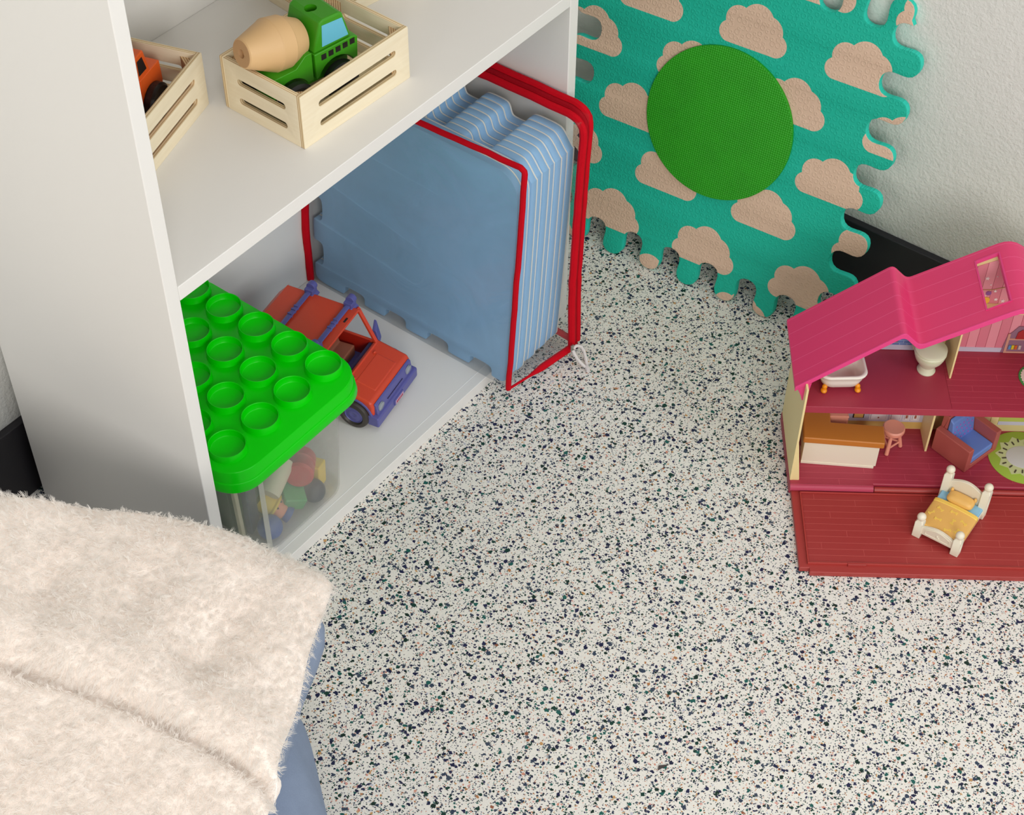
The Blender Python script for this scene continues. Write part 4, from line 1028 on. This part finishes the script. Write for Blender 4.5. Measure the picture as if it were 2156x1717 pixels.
# ------------------------------------------------------------------ flake on the floor
FK = MB().prism([(0, 0), (.0105, .0004), (-.0012, -.0052)], 0, .0009)
fk = add('floor_flake', FK, mat('dark_flake', (70, 62, 60), .6)); fk.matrix_world = HS @ Matrix.Translation((-.165, -.2455, .0001)) @ Matrix.Rotation(.1, 4, 'Z')
tag(fk, 'tiny dark triangular flake lying on the bare terrazzo floor', 'debris')

# ------------------------------------------------------------------ blue floor cushion and the fleece over it
def lobe(corners, r, levels, seed):
    """rounded pad lofted over a corner polygon; levels = (z, outward offset)"""
    rnd = random.Random(seed); C_ = [Vector((c[0], c[1])) for c in corners]; n = len(C_); cen = sum(C_, Vector((0, 0)))/n
    base = []
    for i in range(n):
        a, b, c = C_[i-1], C_[i], C_[(i+1) % n]
        p0 = b+(a-b).normalized()*r; p1 = b+(c-b).normalized()*r
        for k in range(9): base.append(p0.lerp(b, k/8).lerp(b.lerp(p1, k/8), k/8))
        m = 10
        q1 = c+(b-c).normalized()*r
        for k in range(1, m): base.append(p1.lerp(q1, k/m))
    R = []; N = len(base)
    for z, off in levels:
        row = []
        for i, p in enumerate(base):
            t_ = (base[(i+1) % N]-base[i-1]).normalized(); nr = Vector((t_.y, -t_.x))
            if nr.dot(p-cen) < 0: nr = -nr
            w = .0028*math.sin(i*.55+z*40+seed)+.002*math.sin(i*1.3+z*90)
            pp = p+nr*(off+w*min(1, abs(off-.02)*60+.3)); row.append((pp.x, pp.y, z))
        R.append(row)
    return MB().rings(R)
cu = thing('floor_cushion', 'thick grey-blue fabric floor cushion under the cream fleece blanket', 'floor cushion')
M_BLUEFAB = mat_fabric('grey_blue_fabric', (138, 152, 176), 1100, .9, .3)
lo = lobe([(-.083, -.168), (-.262, -.418), (-.640, -.250), (-.330, .120)], .045, [(.003, -.035), (.006, -.018), (.03, .004), (.06, .013), (.09, .016), (.12, .012), (.145, .000), (.160, -.020), (.165, -.050), (.166, -.090)], 1)
add('lower_pad', lo, M_BLUEFAB, cu, subsurf=1)
upb = lobe([(-.032, -.184), (-.294, -.322), (-.640, -.180), (-.250, .150)], .040, [(.150, -.060), (.153, -.030), (.170, -.004), (.195, .006), (.220, .006), (.242, -.008), (.254, -.030), (.258, -.070)], 3)
add('upper_pad', upb, M_BLUEFAB, cu, subsurf=1)

RE = [(-.0383, -.2075), (-.0604, -.2198), (-.0939, -.2334), (-.1186, -.2485), (-.1471, -.2672), (-.1868, -.2858), (-.2118, -.3023), (-.2343, -.3146), (-.300, -.352), (-.380, -.398), (-.480, -.452), (-.600, -.515), (-.740, -.586)]
BE = [(-.0383, -.2075), (-.0350, -.1900), (-.0394, -.1510), (-.0484, -.1050), (-.0609, -.0620), (-.0926, .0016), (-.1171, .0497), (-.1482, .0992), (-.195, .165), (-.235, .215), (-.275, .268)]
def along(pts, d):
    P = [Vector(p) for p in pts]; acc = 0
    for a, b in zip(P, P[1:]):
        L = (b-a).length
        if d <= acc+L: return a.lerp(b, (d-acc)/L)
        acc += L
    return P[-1]
def smooth_along(pts, d): return (along(pts, max(0, d-.02))+along(pts, d)*2+along(pts, d+.02))/4 if d > .02 else along(pts, d)
LR, LB_ = .80, .53
NS, NTT = 96, 142
def bl_z(s, t):
    """height of the fleece: s = metres from the right edge, t = metres from the back edge"""
    z = .2850
    ed = min(s, t*1.1); z -= .012*math.exp(-(ed/.018)**1.3)
    seam = .2130 - .10*s + .006*math.sin(14*s)
    z -= .015*math.exp(-((t-seam)/.007)**2)
    z += .010*math.exp(-((t-seam+.030)/.028)**2)
    if t > seam: z -= .008*min(1, (t-seam)/.12)
    f = math.exp(-((t-.12)/.09)**2)
    z += .009*f*math.exp(-((s-.135-.25*(t-.12))/.030)**2) - .005*f*math.exp(-((s-.085-.30*(t-.12))/.020)**2)
    z += .010*f*math.exp(-((s-.300+.10*(t-.12))/.035)**2) - .006*f*math.exp(-((s-.245+.05*(t-.12))/.022)**2)
    z += .008*math.exp(-((s-.20)/.03)**2)*math.exp(-((t-.15)/.05)**2)
    z += .012*math.exp(-(((s-.30)+(t-.30)*.9)/.025)**2)*(1 if t > seam else 0)
    z += .0022*math.sin(31*s+9*t)*math.sin(27*t-6*s) + .0012*math.sin(70*s)*math.sin(63*t+2)
    return z
rows = []
A0 = Vector(RE[0])
for i in range(NTT+1):
    t = LR*i/NTT; row = []
    for j in range(NS+1):
        s = LB_*j/NS
        p = smooth_along(BE, s)+smooth_along(RE, t)-A0
        row.append((p.x, p.y, bl_z(s, t)))
    rows.append(row)
bmm = MB(); bmm.rings(rows, 0, False, False, closed=False)
fl = add('fleece_blanket', bmm, [mat_fleece(), mat_pile()])
for v_ in fl.data.polygons:
    pass
if fl.data.polygons[0].normal.z < 0: fl.data.flip_normals()
tag(fl, 'cream fluffy fleece blanket spread over the grey-blue floor cushion', 'blanket')
ps_mod = fl.modifiers.new('pile', 'PARTICLE_SYSTEM'); ps = fl.particle_systems[0].settings
ps.type = 'HAIR'; ps.count = 31000; ps.material = 2; ps.hair_length = .0026; ps.hair_step = 4
ps.use_advanced_hair = True; ps.brownian_factor = .0018; ps.factor_random = .0009; ps.normal_factor = .0010; ps.tangent_factor = .0006; ps.object_align_factor = (-.0003, -.0004, 0)
ps.child_type = 'INTERPOLATED'; ps.rendered_child_count = 9; ps.child_percent = 2 if hasattr(ps, 'child_percent') else 2
ps.clump_factor = .30; ps.roughness_1 = .0012; ps.roughness_endpoint = .0012; ps.roughness_2 = .0008; ps.child_length = 1.0
ps.root_radius = .35; ps.tip_radius = .08; ps.radius_scale = .001
so = fl.modifiers.new('thickness', 'SOLIDIFY'); so.thickness = .012; so.offset = -1
ss = fl.modifiers.new('smooth', 'SUBSURF'); ss.levels = ss.render_levels = 1
